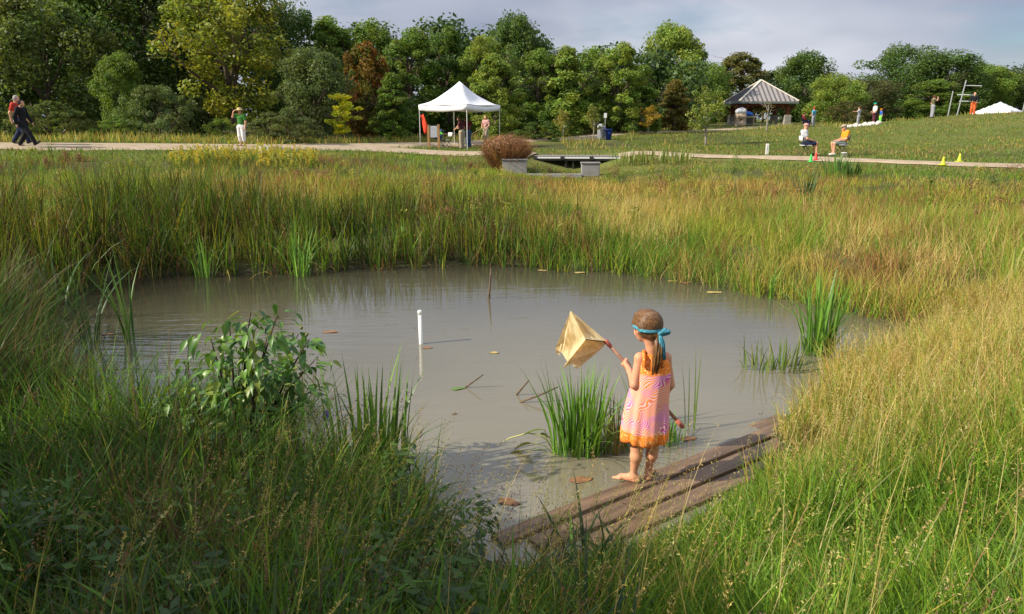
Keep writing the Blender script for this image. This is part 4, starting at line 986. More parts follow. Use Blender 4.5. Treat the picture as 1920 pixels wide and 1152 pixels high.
def person(label, loc, h, yaw, pose, shirt, pants, sleeve='short', leg='long', shoe='black', hair='brownhair', hat=None, hatmat=None, vox=.022, group=None, skirt=False):
    root = thing('person', label, 'person', loc, yaw, group)
    J = pose_joints(h, pose); s = h
    def c(a, b, ra, rb, sc=None): return (J[a], J[b], ra * s, rb * s, sc) if sc else (J[a], J[b], ra * s, rb * s)
    flat = (1, 1.45, 1)
    hd = J['head']; fw = np.array([0, 1, 0])
    B = [(hd + np.array([0, 0, -.018 * s]), hd + np.array([0, -.006 * s, .018 * s]), .046 * s, .053 * s),
         (hd + fw * .045 * s + np.array([0, 0, -.012 * s]), hd + fw * .058 * s + np.array([0, 0, -.02 * s]), .008 * s, .010 * s),
         (hd + fw * .03 * s + np.array([0, 0, -.05 * s]), hd + fw * .02 * s + np.array([0, 0, -.04 * s]), .022 * s, .03 * s)]
    B += [c('neck', 'head', .028, .03), c('chest', 'neck', .05, .03), c('pelvis', 'belly', .078, .072, flat), c('belly', 'chest', .072, .086, flat)]
    for q in 'LR':
        B += [c('chest', 'sh' + q, .05, .036), c('sh' + q, 'el' + q, .033, .026), c('el' + q, 'wr' + q, .026, .018), c('wr' + q, 'ha' + q, .018, .016),
              c('pelvis', 'hip' + q, .06, .058), c('hip' + q, 'kn' + q, .055, .037), c('kn' + q, 'an' + q, .034, .021), c('an' + q, 'to' + q, .022, .018)]
        hq = J['ha' + q]; w = J['wr' + q]; dr = (hq - w) / (np.linalg.norm(hq - w) + 1e-9)
        B.append((hq, hq + dr * .035 * s, .012 * s, .009 * s)); B.append((w + dr * .02 * s, w + dr * .045 * s + np.array([0, .018 * s, 0]), .009 * s, .007 * s))
    skin_obj('body', B, vox, .03 * s * .6, M['skin'], root)
    i = .011
    T = [c('pelvis', 'belly', .078 + i, .074 + i, flat), c('belly', 'chest', .074 + i, .088 + i, flat)]
    for q in 'LR':
        T.append(c('chest', 'sh' + q, .052 + i, .038 + i))
        if sleeve != 'none':
            e = J['sh' + q] + (J['el' + q] - J['sh' + q]) * (.6 if sleeve == 'short' else 1)
            T.append((J['sh' + q], e, (.036 + i) * s, (.03 + i) * s))
            if sleeve == 'long': T.append(c('el' + q, 'wr' + q, .027 + i, .02 + i))
    skin_obj('shirt', T, vox, .025 * s * .6, M[shirt], root)
    Pn = [(J['pelvis'] + np.array([0, 0, .0]), J['pelvis'] + np.array([0, 0, .03 * s]), (.083 + i) * s, (.076 + i) * s, flat)]
    for q in 'LR':
        Pn += [c('pelvis', 'hip' + q, .062 + i, .06 + i)]
        f = dict(long=1, short=.85, knee=1.0, capri=1.0)[leg]
        kn = J['hip' + q] + (J['kn' + q] - J['hip' + q]) * f
        Pn.append((J['hip' + q], kn, (.058 + i) * s, (.043 + i) * s))
        if leg in ('long', 'capri'):
            e = J['kn' + q] + (J['an' + q] - J['kn' + q]) * (.97 if leg == 'long' else .5)
            Pn.append((kn, e, (.043 + i) * s, (.033 + i) * s))
    skin_obj('trousers', Pn, vox, .022 * s * .6, M[pants], root)
    for q in 'LR':
        a, t = J['an' + q], J['to' + q]
        hl = a + np.array([0, -.02 * s, -.022 * s]); 
        skin_obj('shoe', [(hl, t, .026 * s, .022 * s), (a + np.array([0, 0, -.01 * s]), hl, .028 * s, .026 * s)], vox * .7, .01, M[shoe], root)
    if hair: skin_obj('hair', [(hd + np.array([0, -.012 * s, .012 * s]), hd + np.array([0, -.014 * s, .026 * s]), .055 * s, .054 * s), (hd + np.array([0, -.03 * s, -.02 * s]), hd + np.array([0, -.025 * s, .01 * s]), .042 * s, .048 * s)], vox * .8, .01, M[hair], root)
    if hat:
        top = hd + np.array([0, -.004 * s, .03 * s]); mb = MB()
        if hat == 'cap':
            mb.lathe([(.063 * s, -.004 * s), (.062 * s, .018 * s), (.05 * s, .04 * s), (.025 * s, .052 * s), (.002, .055 * s)], top, 14, 1, 1.1)
            v = [top + np.array([x_ * s, y_ * s, z_ * s]) for x_, y_, z_ in [(-.05, .045, 0), (-.045, .095, -.012), (0, .115, -.014), (.045, .095, -.012), (.05, .045, 0), (0, .06, .004)]]
            mb.add(v + [q - np.array([0, 0, .006 * s]) for q in v], [(0, 1, 2, 5), (5, 2, 3, 4), (7, 6, 11, 8), (8, 11, 10, 9), (0, 6, 7, 1), (1, 7, 8, 2), (2, 8, 9, 3), (3, 9, 10, 4)])
        else:
            mb.lathe([(.125 * s, -.012 * s), (.128 * s, -.006 * s), (.07 * s, .004 * s), (.064 * s, .03 * s), (.055 * s, .055 * s), (.02 * s, .06 * s), (.002, .06 * s)], top, 18, 1, 1.05)
        mb.build('hat', M[hatmat], root, True)
    return root

# ================================================================== the girl on the planks
BOARD_Z = .034
GY = 4.47
def gp(px, py, dy=0.0): return np.array(at_y(px, py, GY + dy))
girl = thing('person', 'barefoot girl in pink and orange dress standing on the planks with a dip net', 'person', (.84, GY, BOARD_Z))
gb = np.array(girl.location)
def lp(px, py, dy=0.0): return gp(px, py, dy) - gb
PR = []
headc = lp(1212, 613, .02)
fdir = np.array([-.50, .80, -.18]); fdir /= np.linalg.norm(fdir)          # where she looks: away and to the left, a little down
rdir = np.cross(fdir, [0, 0, 1]); rdir /= np.linalg.norm(rdir); udir = np.cross(rdir, fdir)
def hp(r, f, u): return headc + rdir * r + fdir * f + udir * u
PR += [(hp(0, -.012, .022), hp(0, -.005, -.002), .078, .076), (hp(0, .03, -.035), hp(0, .035, -.05), .052, .046), (hp(0, .052, -.075), hp(0, .045, -.065), .018, .026),
       (hp(0, .078, -.012), hp(0, .093, -.034), .008, .011), (hp(.026, .062, -.03), hp(.03, .055, -.038), .02, .02), (hp(-.026, .062, -.03), hp(-.03, .055, -.038), .02, .02),
       (hp(-.016, .076, -.062), hp(.016, .076, -.062), .007, .007)]
for sd in (-1, 1):
    PR += [(hp(sd * .074, -.006, .002), hp(sd * .072, -.002, -.026), .011, .008), (hp(sd * .078, -.016, .004), hp(sd * .074, -.012, -.018), .007, .006)]
neck = lp(1222, 654, .0); chest = lp(1226, 700, .01); belly = lp(1218, 745, .02); pelv = lp(1212, 780, .01)
shL, shR = lp(1200, 672, .0), lp(1248, 671, .02)
elL = lp(1189, 722, -.035); haL = lp(1177, 690, .20); wrL = lp(1181, 697, .145)
elR = lp(1257, 722, .03); haR = lp(1238, 752, .20); wrR = lp(1244, 745, .155)
PR += [(neck, hp(0, -.01, -.05), .034, .036), (chest, neck, .055, .034), (belly, chest, .08, .082, (1, 1.35, 1)), (pelv, belly, .088, .082, (1, 1.3, 1)),
       (chest, shL, .05, .036), (chest, shR, .05, .036), (shL, elL, .034, .027), (elL, wrL, .026, .0185), (shR, elR, .034, .027), (elR, wrR, .026, .0185)]
hipL, hipR = lp(1200, 785, .01), lp(1226, 785, .02)
knL, knR = lp(1194, 838, .02), lp(1224, 836, .03)
anL = np.array(on_z(1190, 904, 0)) ; anL = np.array([.800 - gb[0], 4.50 - gb[1], .055]); anR = np.array([.905 - gb[0], 4.545 - gb[1], .055])
PR += [(pelv, hipL, .075, .068), (pelv, hipR, .075, .068), (hipL, knL, .060, .040), (hipR, knR, .060, .040)]
for kn, an, td in ((knL, anL, np.array([-.86, .50, 0])), (knR, anR, np.array([.28, .95, 0]))):
    cf = kn * .68 + an * .32 - np.array([0, .012, 0]); td = td / np.linalg.norm(td); sdv = np.array([td[1], -td[0], 0])
    PR += [(kn, cf, .038, .039), (cf, an + np.array([0, 0, .02]), .038, .022), (an, an - td * .022 + np.array([0, 0, -.03]), .024, .025),
           (an + np.array([0, 0, -.012]), an + td * .075 + np.array([0, 0, -.036]), .025, .018), (an - td * .012 + np.array([0, 0, -.034]), an + td * .09 + np.array([0, 0, -.038]), .021, .018),
           (an + td * .08 + np.array([0, 0, -.038]) + sdv * .014, an + td * .085 + np.array([0, 0, -.038]) - sdv * .018, .016, .015)]
    for q in range(5):
        o_ = .026 - q * .013; ln = .135 - abs(q - (0 if td[0] > 0 else 4)) * .009
        PR.append((an + td * .095 + sdv * o_ * .9 + np.array([0, 0, -.043]), an + td * ln + sdv * o_ + np.array([0, 0, -.047]), .0085, .0075))
# the pole she grips
poleA = gp(1136, 640, .27); poleB = gp(1281, 802, .24); pdir = (poleB - poleA) / np.linalg.norm(poleB - poleA)
def grip(wr, ha, side):
    t = float(np.dot(ha + gb - poleA, pdir)); cen = poleA + pdir * t - gb; R = .0125
    pv = wr - cen; pv -= pdir * np.dot(pv, pdir); pv /= np.linalg.norm(pv); qv = np.cross(pdir, pv)
    palm = cen + pv * (R + .012)
    out = [(wr, palm + pdir * .012, .0185, .016), (palm - pdir * .022, palm + pdir * .022, .0145, .0145), (wr, palm - pdir * .012, .0175, .015)]
    for q in range(4):
        b = cen + pdir * (-.026 + q * .017); rr = R + .0065; rad = [.0082, .0086, .0082, .0074][q]; prev = None
        for ang in (0, 60, 120, 180, 235 if q < 3 else 215):
            a = math.radians(ang) * side; p = b + (pv * math.cos(a) + qv * math.sin(a)) * rr
            if prev is not None: out.append((prev, p, rad, rad * .93))
            prev = p
    th = cen - pdir * .03; prev = palm - pdir * .018
    for ang in (-30, -75, -125):
        a = math.radians(ang) * side; p = th + (pv * math.cos(a) + qv * math.sin(a)) * (R + .009)
        out.append((prev, p, .0095, .0085)); prev = p
    return out
PR += grip(wrL, haL, 1) + grip(wrR, haR, -1)
SKIN_G = bpy.data.materials.new('child_skin'); SKIN_G.use_nodes = True
_p = SKIN_G.node_tree.nodes['Principled BSDF']; _p.inputs['Base Color'].default_value = (.60, .285, .165, 1); _p.inputs['Roughness'].default_value = .5; _p.inputs['Subsurface Weight'].default_value = .12; _p.inputs['Subsurface Radius'].default_value = (.012, .005, .003); _p.inputs['Specular IOR Level'].default_value = .3
skin_obj('body', PR, .0052, .013, SKIN_G, girl)
# dress: A-line, pleated towards the hem
def dress_mesh():
    zt, zb = lp(1225, 662, 0)[2], lp(1210, 827, 0)[2]; n = 96; rows = 34; V = []; 
    for i in range(rows + 1):
        t = i / rows; z = zt + (zb - zt) * t
        cx = np.interp(t, [0, .25, .6, 1], [lp(1225, 662)[0], lp(1224, 700)[0], lp(1214, 765)[0], lp(1209, 825)[0]])
        cy = np.interp(t, [0, .3, 1], [.005, .012, .02])
        rx = np.interp(t, [0, .08, .22, .45, .75, .93, 1], [.062, .098, .113, .125, .142, .152, .144]); ry = np.interp(t, [0, .08, .2, .45, .75, .93, 1], [.045, .066, .088, .100, .118, .128, .118])
        for k_ in range(n):
            a = 2 * PI * k_ / n; amp = .022 * sstep(.12, 1, t)
            w = 1 + amp * 6 * (.5 * math.sin(9 * a + 1.2 + t) + .35 * math.sin(14 * a + .5) + .3 * math.sin(5 * a - 2 * t)) * .8
            V.append((cx + math.cos(a) * rx * w, cy + math.sin(a) * ry * w, z + .006 * math.sin(5 * a + 1) * t))
    ii = np.arange((rows + 1) * n).reshape(rows + 1, n); nxt = np.roll(ii, -1, 1)
    q = np.stack([ii[:-1], ii[1:], nxt[1:], nxt[:-1]], -1).reshape(-1, 4)
    return mesh_np('dress', np.array(V), [q], None, True), zt, zb
dme, dzt, dzb = dress_mesh()
dm = bpy.data.materials.new('printed_cotton'); dm.use_nodes = True
_nt = dm.node_tree; nn = _nt.nodes.new; ll = _nt.links.new; _p = _nt.nodes['Principled BSDF']; _p.inputs['Roughness'].default_value = .75; _p.inputs['Specular IOR Level'].default_value = .15
_tc = nn('ShaderNodeTexCoord'); _sp = nn('ShaderNodeSeparateXYZ'); ll(_tc.outputs['Object'], _sp.inputs[0])
_n0 = nn('ShaderNodeTexNoise'); _n0.inputs['Scale'].default_value = 6.5; _n0.inputs['Detail'].default_value = 1; ll(_tc.outputs['Object'], _n0.inputs['Vector'])
_va = nn('ShaderNodeVectorMath'); _va.operation = 'MULTIPLY_ADD'; _va.inputs[1].default_value = (.20, .20, .20); ll(_n0.outputs['Color'], _va.inputs[0]); ll(_tc.outputs['Object'], _va.inputs[2])
_mp = nn('ShaderNodeMapping'); _mp.inputs['Scale'].default_value = (1, 1, 1); _mp.inputs['Rotation'].default_value = (.5, .7, 0); ll(_va.outputs[0], _mp.inputs[0])
_wv = nn('ShaderNodeTexWave'); _wv.wave_type = 'BANDS'; _wv.bands_direction = 'Z'; _wv.inputs['Scale'].default_value = 31; _wv.inputs['Distortion'].default_value = 2.0; _wv.inputs['Detail'].default_value = 1.0; _wv.inputs['Detail Scale'].default_value = .9; ll(_mp.outputs[0], _wv.inputs['Vector'])
_r = nn('ShaderNodeValToRGB'); _r.color_ramp.interpolation = 'LINEAR'; _e = _r.color_ramp.elements; _e[0].position = .42; _e[1].position = .55; _e[0].color = (.84, .70, .78, 1); _e[1].color = (1, 1, 1, 1)
ll(_wv.outputs['Fac'], _r.inputs[0])
_nz = nn('ShaderNodeTexNoise'); _nz.inputs['Scale'].default_value = 9; ll(_tc.outputs['Object'], _nz.inputs['Vector'])
_r2 = nn('ShaderNodeValToRGB'); _r2.color_ramp.elements[0].position = .42; _r2.color_ramp.elements[1].position = .56; _r2.color_ramp.elements[0].color = (.62, .09, .40, 1); _r2.color_ramp.elements[1].color = (.88, .25, .05, 1); ll(_nz.outputs['Fac'], _r2.inputs[0])
_mz = nn('ShaderNodeMix'); _mz.data_type = 'RGBA'; _mz.inputs['A'].default_value = (.84, .50, .50, 1)
_st = nn('ShaderNodeMapRange'); _st.inputs['From Min'].default_value = .30; _st.inputs['From Max'].default_value = .48; ll(_wv.outputs['Fac'], _st.inputs[0])
ll(_st.outputs[0], _mz.inputs['Factor']); ll(_r2.outputs[0], _mz.inputs['B'])
_vo = nn('ShaderNodeTexVoronoi'); _vo.inputs['Scale'].default_value = 75; ll(_tc.outputs['Object'], _vo.inputs['Vector'])
_vd = nn('ShaderNodeMapRange'); _vd.inputs['From Min'].default_value = .28; _vd.inputs['From Max'].default_value = .36; ll(_vo.outputs['Distance'], _vd.inputs[0])
_do = nn('ShaderNodeMix'); _do.data_type = 'RGBA'; _do.inputs['A'].default_value = (.95, .52, .22, 1); _do.inputs['B'].default_value = (.86, .22, .03, 1); ll(_vd.outputs[0], _do.inputs['Factor'])
def zmask(lo, hi):
    m_ = nn('ShaderNodeMapRange'); m_.inputs['From Min'].default_value = lo; m_.inputs['From Max'].default_value = hi; ll(_sp.outputs[2], m_.inputs[0]); return m_
yk = zmask(dzt - .13, dzt - .12); hm = zmask(dzb + .082, dzb + .076)
_m1 = nn('ShaderNodeMix'); _m1.data_type = 'RGBA'; ll(yk.outputs[0], _m1.inputs['Factor']); ll(_mz.outputs['Result'], _m1.inputs['A']); ll(_do.outputs['Result'], _m1.inputs['B'])
_m2 = nn('ShaderNodeMix'); _m2.data_type = 'RGBA'; ll(hm.outputs[0], _m2.inputs['Factor']); ll(_m1.outputs['Result'], _m2.inputs['A']); ll(_do.outputs['Result'], _m2.inputs['B'])
ll(_m2.outputs['Result'], _p.inputs['Base Color'])
dme.materials.append(dm); dr = obj('dress', dme, None, girl)
_sm = dr.modifiers.new('cloth', 'SOLIDIFY'); _sm.thickness = .003; _sm.offset = 1
st = MB()
for sx_, a_, b_ in ((1, (1208, 690), (1207, 660)), (1, (1243, 690), (1242, 659))):
    p0 = lp(*a_, -.075); p1 = lp(a_[0], a_[1] - 20, -.058); p2 = lp(b_[0], b_[1] - 1, -.012); p3 = lp(b_[0], b_[1] + 2, .05)
    MB().tube([p0, p1, p2, p3], [.011, .0115, .011, .010], 8).build('strap', dm, dr, True)
# hair: combed back into a low ponytail
HAIR = bpy.data.materials.new('golden_brown_hair'); HAIR.use_nodes = True
_nt = HAIR.node_tree; _p = _nt.nodes['Principled BSDF']; _p.inputs['Roughness'].default_value = .42; _p.inputs['Specular IOR Level'].default_value = .45
_tc = _nt.nodes.new('ShaderNodeTexCoord'); _mp = _nt.nodes.new('ShaderNodeMapping'); _mp.inputs['Scale'].default_value = (60, 60, 9); _mp.inputs['Rotation'].default_value = (.5, .2, 0)
_nz = _nt.nodes.new('ShaderNodeTexNoise'); _nz.inputs['Scale'].default_value = 2.2; _nt.links.new(_tc.outputs['Object'], _mp.inputs[0]); _nt.links.new(_mp.outputs[0], _nz.inputs['Vector'])
_r = _nt.nodes.new('ShaderNodeValToRGB'); _r.color_ramp.elements[0].position = .35; _r.color_ramp.elements[1].position = .68; _r.color_ramp.elements[0].color = (.075, .034, .013, 1); _r.color_ramp.elements[1].color = (.22, .108, .036, 1)
_nt.links.new(_nz.outputs['Fac'], _r.inputs[0]); _nt.links.new(_r.outputs[0], _p.inputs['Base Color'])
_bp = _nt.nodes.new('ShaderNodeBump'); _bp.inputs['Strength'].default_value = .25; _bp.inputs['Distance'].default_value = .004; _nt.links.new(_nz.outputs['Fac'], _bp.inputs['Height']); _nt.links.new(_bp.outputs[0], _p.inputs['Normal'])
tie = hp(.012, -.098, -.045)
HP = [(hp(0, -.018, .028), hp(0, -.022, .004), .082, .081), (hp(0, .02, .045), hp(0, -.02, .04), .066, .074), (hp(0, -.05, -.02), hp(0, -.04, .0), .056, .066), (hp(0, -.07, -.04), tie, .04, .022)]
for sd in (-1, 1): HP += [(hp(sd * .05, .035, .03), hp(sd * .055, -.03, .01), .028, .034)]
hair = skin_obj('hair', HP, .006, .012, HAIR, girl)
rg = random.Random(3); pt = MB()
endp = lp(1227, 700, -.085)
for q in range(26):
    a, b = tie, endp; j = Vector((rg.uniform(-1, 1), rg.uniform(-1, 1), 0)) * .016; ln = rg.uniform(.72, 1.08)
    pts = []
    for t in (0, .25, .5, .75, 1.0):
        tt = t * ln; c0 = np.array(a) * (1 - tt) + np.array(b) * tt + np.array([0, -.022 * math.sin(PI * min(1, tt)), 0])
        pts.append(Vector(c0) + j * (.5 + .9 * math.sin(PI * (.15 + .7 * t))) + Vector((rg.uniform(-.003, .003), rg.uniform(-.003, .003), 0)))
    pt.tube(pts, [.006, .0075, .0075, .006, .0015], 5)
pt.build('ponytail', HAIR, hair, True)
sd_ = MB()
for q in range(260):                          # combed strands running from the hairline back to the tie, never crossing
    s1 = np.array([.12, -.92, -.38]); s1 /= np.linalg.norm(s1)
    s0 = np.array([rg.uniform(-1, 1), rg.uniform(-.2, .85), rg.uniform(-.05, 1)]); s0 /= np.linalg.norm(s0)
    om = math.acos(max(-1, min(1, float(np.dot(s0, s1))))); rr_ = rg.uniform(1.0, 1.035); pts = []
    for t in np.linspace(0, .97, 9):
        u_ = (s0 * math.sin((1 - t) * om) + s1 * math.sin(t * om)) / math.sin(om)
        pts.append(hp(u_[0] * .0855 * rr_, -.02 + u_[1] * .091 * rr_, .02 + u_[2] * .087 * rr_))
    sd_.tube(pts, [.0008] + [.0026] * 7 + [.0012], 5)
so_ = sd_.build('strands', HAIR, hair, True); so_['kind'] = 'stuff'
# teal bandana tied behind
TEAL = mat('teal_bandana', (.015, .17, .24), .75, .2, nscale=70, color2=(.12, .36, .46))
bd = MB(); ring = []
for q in range(33):
    a = 2 * PI * q / 32; ring.append(hp(.0885 * math.cos(a), -.012 + .094 * math.sin(a), .012 - .034 * math.cos(a / 2 - PI * .75) ** 2 * (1 if math.sin(a) < 0 else .35) + .012 * max(0, math.sin(a))))
vs = []; fs = []
for q, c_ in enumerate(ring[:-1]):
    a = 2 * PI * q / 32; nn_ = rdir * math.cos(a) + fdir * math.sin(a)
    for w_, o_ in ((-.0115, 0), (-.006, .003), (.006, .003), (.0115, 0)): vs.append(c_ + udir * w_ + nn_ * o_)
for q in range(32):
    for k_ in range(3): fs.append((q * 4 + k_, ((q + 1) % 32) * 4 + k_, ((q + 1) % 32) * 4 + k_ + 1, q * 4 + k_ + 1))
bd.add(vs, fs)
band = bd.build('headband', TEAL, girl, True); _sm = band.modifiers.new('cloth', 'SOLIDIFY'); _sm.thickness = .003
knot = tie + np.array([0, -.024, .012])
bw = MB(); bw.lathe([(.002, -.013), (.012, -.008), (.014, 0), (.012, .008), (.002, .013)], knot, 10)
bw.build('bow_knot', TEAL, band, True)
def cloth_strip(pts, ws, nm):
    mb = MB(); v = []; f = []
    for i, p in enumerate(pts):
        p = np.array(p); s_ = np.array([.8, -.35, .25]) * (ws[i] / 2); v += [p - s_, p - s_ * .3 + np.array([0, -.005, 0]), p + s_ * .3 + np.array([0, .004, 0]), p + s_]
    for i in range(len(pts) - 1):
        for k_ in range(3): f.append((i * 4 + k_, i * 4 + k_ + 1, i * 4 + k_ + 5, i * 4 + k_ + 4))
    mb.add(v, f); o_ = mb.build(nm, TEAL, band, True); s2 = o_.modifiers.new('cloth', 'SOLIDIFY'); s2.thickness = .003
K = knot
cloth_strip([K, K + [.018, -.012, -.05], K + [.022, -.014, -.105], K + [.034, -.012, -.165]], [.014, .026, .03, .022], 'bow_tail')
cloth_strip([K, K + [.002, -.012, -.035], K + [.014, -.02, -.075], K + [.006, -.02, -.11]], [.014, .024, .026, .018], 'bow_tail')
def loop(dx_, dz_, sz):
    mb = MB(); pts = []
    for q in range(13):
        t = 2 * PI * q / 12; r_ = sz * (1 - math.cos(t)) / 2
        pts.append(K + np.array([dx_ * r_ * 1.0, -.008 - .012 * math.sin(t), dz_ * r_ + .012 * math.sin(t)]))
    mb.tube(pts, [.006 + .007 * math.sin(PI * q / 12) for q in range(13)], 7); mb.build('bow_loop', TEAL, band, True)
loop(1, .22, .052); loop(.72, .55, .042)

# ------------------------------------------------------------------ dip net
net = thing('dip_net', 'cream cloth dip net on a reddish pole held up by the girl', 'net', tuple(poleB))
nb0 = Vector(poleB)
RED = mat('worn_red_pole', (.50, .15, .10), .5, .35, noise=.35, nscale=30)
PINE = mat('bare_pole', (.40, .22, .15), .6, .3, noise=.3, nscale=30)
h_ = MB(); h_.tube([Vector(poleA) - nb0, Vector(poleA + (poleB - poleA) * .25) - nb0, (0, 0, 0)], [.0115, .0125, .0125], 12)
hd_ = h_.build('handle', PINE, net, True)
g_ = MB(); gq = Vector(pdir); g_.tube([-gq * .075, -gq * .07, -gq * .01, gq * .004], [.010, .0165, .0165, .008], 12); g_.build('end_grip', RED, hd_, True)
g_ = MB(); g_.tube([Vector(poleA) - nb0 - gq * .012, Vector(poleA) - nb0, Vector(poleA) - nb0 + gq * .05], [.007, .0155, .014], 12); g_.build('collar', RED, hd_, True)
NY = GY + .27
def npt(px, py, dy): return Vector(at_y(px, py, NY + dy)) - nb0
A_, C_, B_, Lf, Mb, Rb, Kb, Tl, Bt = npt(1070, 583, .02), npt(1139, 641, 0), npt(1098, 637, -.09), npt(1041, 654, .02), npt(1064, 679, -.05), npt(1127, 655, .02), npt(1078, 640, .13), npt(1055, 664, .0), npt(1088, 688, .02)
def patch(pts, n=10, amp=.006, seed=0):
    """triangle patch a,b,c subdivided, with soft folds"""
    a, b, c = pts; v = []; ix = {}
    for i in range(n + 1):
        for j in range(n + 1 - i):
            u, w_ = i / n, j / n; p = a * (1 - u - w_) + b * u + c * w_; ix[(i, j)] = len(v)
            e = min(u, w_, 1 - u - w_) * 3
            nr = (b - a).cross(c - a).normalized(); f = math.sin(26 * u + 9 * w_ + seed) * .6 + math.sin(17 * w_ - 21 * u + seed * 2.1) * .5
            v.append(p + nr * (amp * f * min(1, e * 2) - .03 * min(1, e)))
    f_ = []
    for i in range(n):
        for j in range(n - i):
            f_.append((ix[(i, j)], ix[(i + 1, j)], ix[(i, j + 1)]))
            if i + j < n - 1: f_.append((ix[(i + 1, j)], ix[(i + 1, j + 1)], ix[(i, j + 1)]))
    return v, f_
bag = MB()
for i, tri in enumerate([(A_, Lf, Tl), (A_, Tl, Mb), (A_, Mb, B_), (A_, B_, C_), (B_, Mb, Rb), (B_, Rb, C_), (Mb, Bt, Rb), (A_, C_, Kb), (A_, Kb, Lf), (Lf, Kb, Tl), (Tl, Kb, Mb), (Mb, Kb, Bt), (Bt, Kb, Rb), (Rb, Kb, C_)]):
    v, f = patch(tri, 14, .009, i * 1.7); bag.add(v, f)
# loose corners of the cloth
for tri in [(Mb, npt(1054, 692, -.03), npt(1072, 682, -.04)), (Bt, npt(1082, 692, .02), npt(1070, 683, 0)), (Lf, npt(1042, 662, .02), npt(1052, 668, .01))]:
    v, f = patch(tri, 4, .002, 1); bag.add(v, f)
NETM = bpy.data.materials.new('cream_net_cloth'); NETM.use_nodes = True
_nt = NETM.node_tree; _p = _nt.nodes['Principled BSDF']; _p.inputs['Roughness'].default_value = .8; _p.inputs['Specular IOR Level'].default_value = .1
_tc = _nt.nodes.new('ShaderNodeTexCoord'); _nz = _nt.nodes.new('ShaderNodeTexNoise'); _nz.inputs['Scale'].default_value = 9; _nz.inputs['Detail'].default_value = 5; _nt.links.new(_tc.outputs['Object'], _nz.inputs['Vector'])
_r = _nt.nodes.new('ShaderNodeValToRGB'); _r.color_ramp.elements[0].position = .28; _r.color_ramp.elements[1].position = .55; _r.color_ramp.elements[0].color = (.55, .40, .17, 1); _r.color_ramp.elements[1].color = (.88, .77, .48, 1); _nt.links.new(_nz.outputs['Fac'], _r.inputs[0]); _nt.links.new(_r.outputs[0], _p.inputs['Base Color'])
_t = _nt.nodes.new('ShaderNodeBsdfTranslucent'); _t.inputs[0].default_value = (.88, .66, .30, 1); _ms = _nt.nodes.new('ShaderNodeMixShader'); _ms.inputs[0].default_value = .45
_o = _nt.nodes['Material Output']; _nt.links.new(_p.outputs[0], _ms.inputs[1]); _nt.links.new(_t.outputs[0], _ms.inputs[2]); _nt.links.new(_ms.outputs[0], _o.inputs[0])
bag.build('net_bag', NETM, net, True)
fr_ = MB()
fr_.tube([C_, B_], .0035, 6)
fr_.build('frame_rod', M['black_metal'], net)

# ================================================================== plank walk
pw = thing('plank_walk', 'low walkway of weathered wet planks lying at the pond edge under the girl', 'walkway', (.85, 4.40, 0), math.atan(.73))
WET = mat('wet_planks', (.225, .145, .090), .40, .22, nscale=5, bump=.35, color2=(.085, .058, .040), dist=.004, stretch=(.35, 5, 5))
rgp = random.Random(8)
ca = math.cos(math.atan(.73))
offs = [(3.985, 4.185, -.006), (3.79, 3.985, .032), (3.575, 3.79, .030), (3.365, 3.575, .026)]
v0 = 4.40 - .73 * .85
for r_, (lo, hi, zt) in enumerate(offs):
    y0, y1 = (lo - v0) * ca + .016, (hi - v0) * ca - .016
    cuts = [[-1.25, 1.9], [-1.1, .62, 1.8], [-.95, 1.7], [-.7, .25, 1.5]][r_]
    for a, b in zip(cuts[:-1], cuts[1:]):
        bm_ = bmesh.new(); n_ = 10
        for i in range(n_ + 1):
            xx = a + .004 + (b - a - .008) * i / n_
            w0 = y0 + rgp.uniform(-.003, .003); w1 = y1 + rgp.uniform(-.003, .003); dz = zt + rgp.uniform(-.002, .002) + .006 * (xx / 1.6)
            for p_ in ((w0, dz - .04), (w0, dz - .004), (w0 + .005, dz), (w1 - .005, dz), (w1, dz - .004), (w1, dz - .04)): bm_.verts.new((xx, *p_))
        bm_.verts.ensure_lookup_table()
        for i in range(n_):
            for k_ in range(6):
                q = [bm_.verts[i * 6 + k_], bm_.verts[(i + 1) * 6 + k_], bm_.verts[(i + 1) * 6 + (k_ + 1) % 6], bm_.verts[i * 6 + (k_ + 1) % 6]]; bm_.faces.new(q[::-1])
        bm_.faces.new([bm_.verts[k_] for k_ in range(6)][::-1]); bm_.faces.new([bm_.verts[n_ * 6 + k_] for k_ in range(6)])
        bmesh.ops.recalc_face_normals(bm_, faces=bm_.faces)
        me = bpy.data.meshes.new('plank'); bm_.to_mesh(me); bm_.free(); obj('plank', me, WET, pw)
for xx in (-.9, .1, 1.2):
    MB().box((xx, -.16, -.085), (.09, .78, .10)).build('bearer', WET, pw)

# ================================================================== things in and on the pond
t = thing('marker_pipe', 'white plastic marker pipe standing upright in the pond', 'pipe', tuple(on_z(790, 645)))
hp_ = at_y(788, 583, t.location.y).z
mb = MB(); mb.tube([(0, 0, -.35), (-.006, 0, hp_ - .03)], .021, 14); mb.build('pipe', M['plastic_white'], t, True)
mb = MB(); mb.lathe([(.024, 0), (.0245, .035), (.02, .045), (.004, .048)], (-.006, 0, hp_ - .04), 14); mb.build('cap', M['plastic_white'], t, True)
mb = MB(); mb.tube([(-.02, 0, .14), (-.085, 0, .185)], .005, 6); mb.build('twig', M['bark_pale'], t)
p = on_z(918, 560); mb = MB(); hs = at_y(919, 503, p.y).z
mb.tube([(.0, 0, -.35), (-.01, 0, .02), (.01, .01, hs * .55), (.018, 0, hs)], [.02, .02, .013, .007], 8)
o = mb.build('wooden_stake', M['stick'], None, True); o.location = p; tag(o, 'thin weathered wooden stake poking out of the pond near the far shore', 'stake')
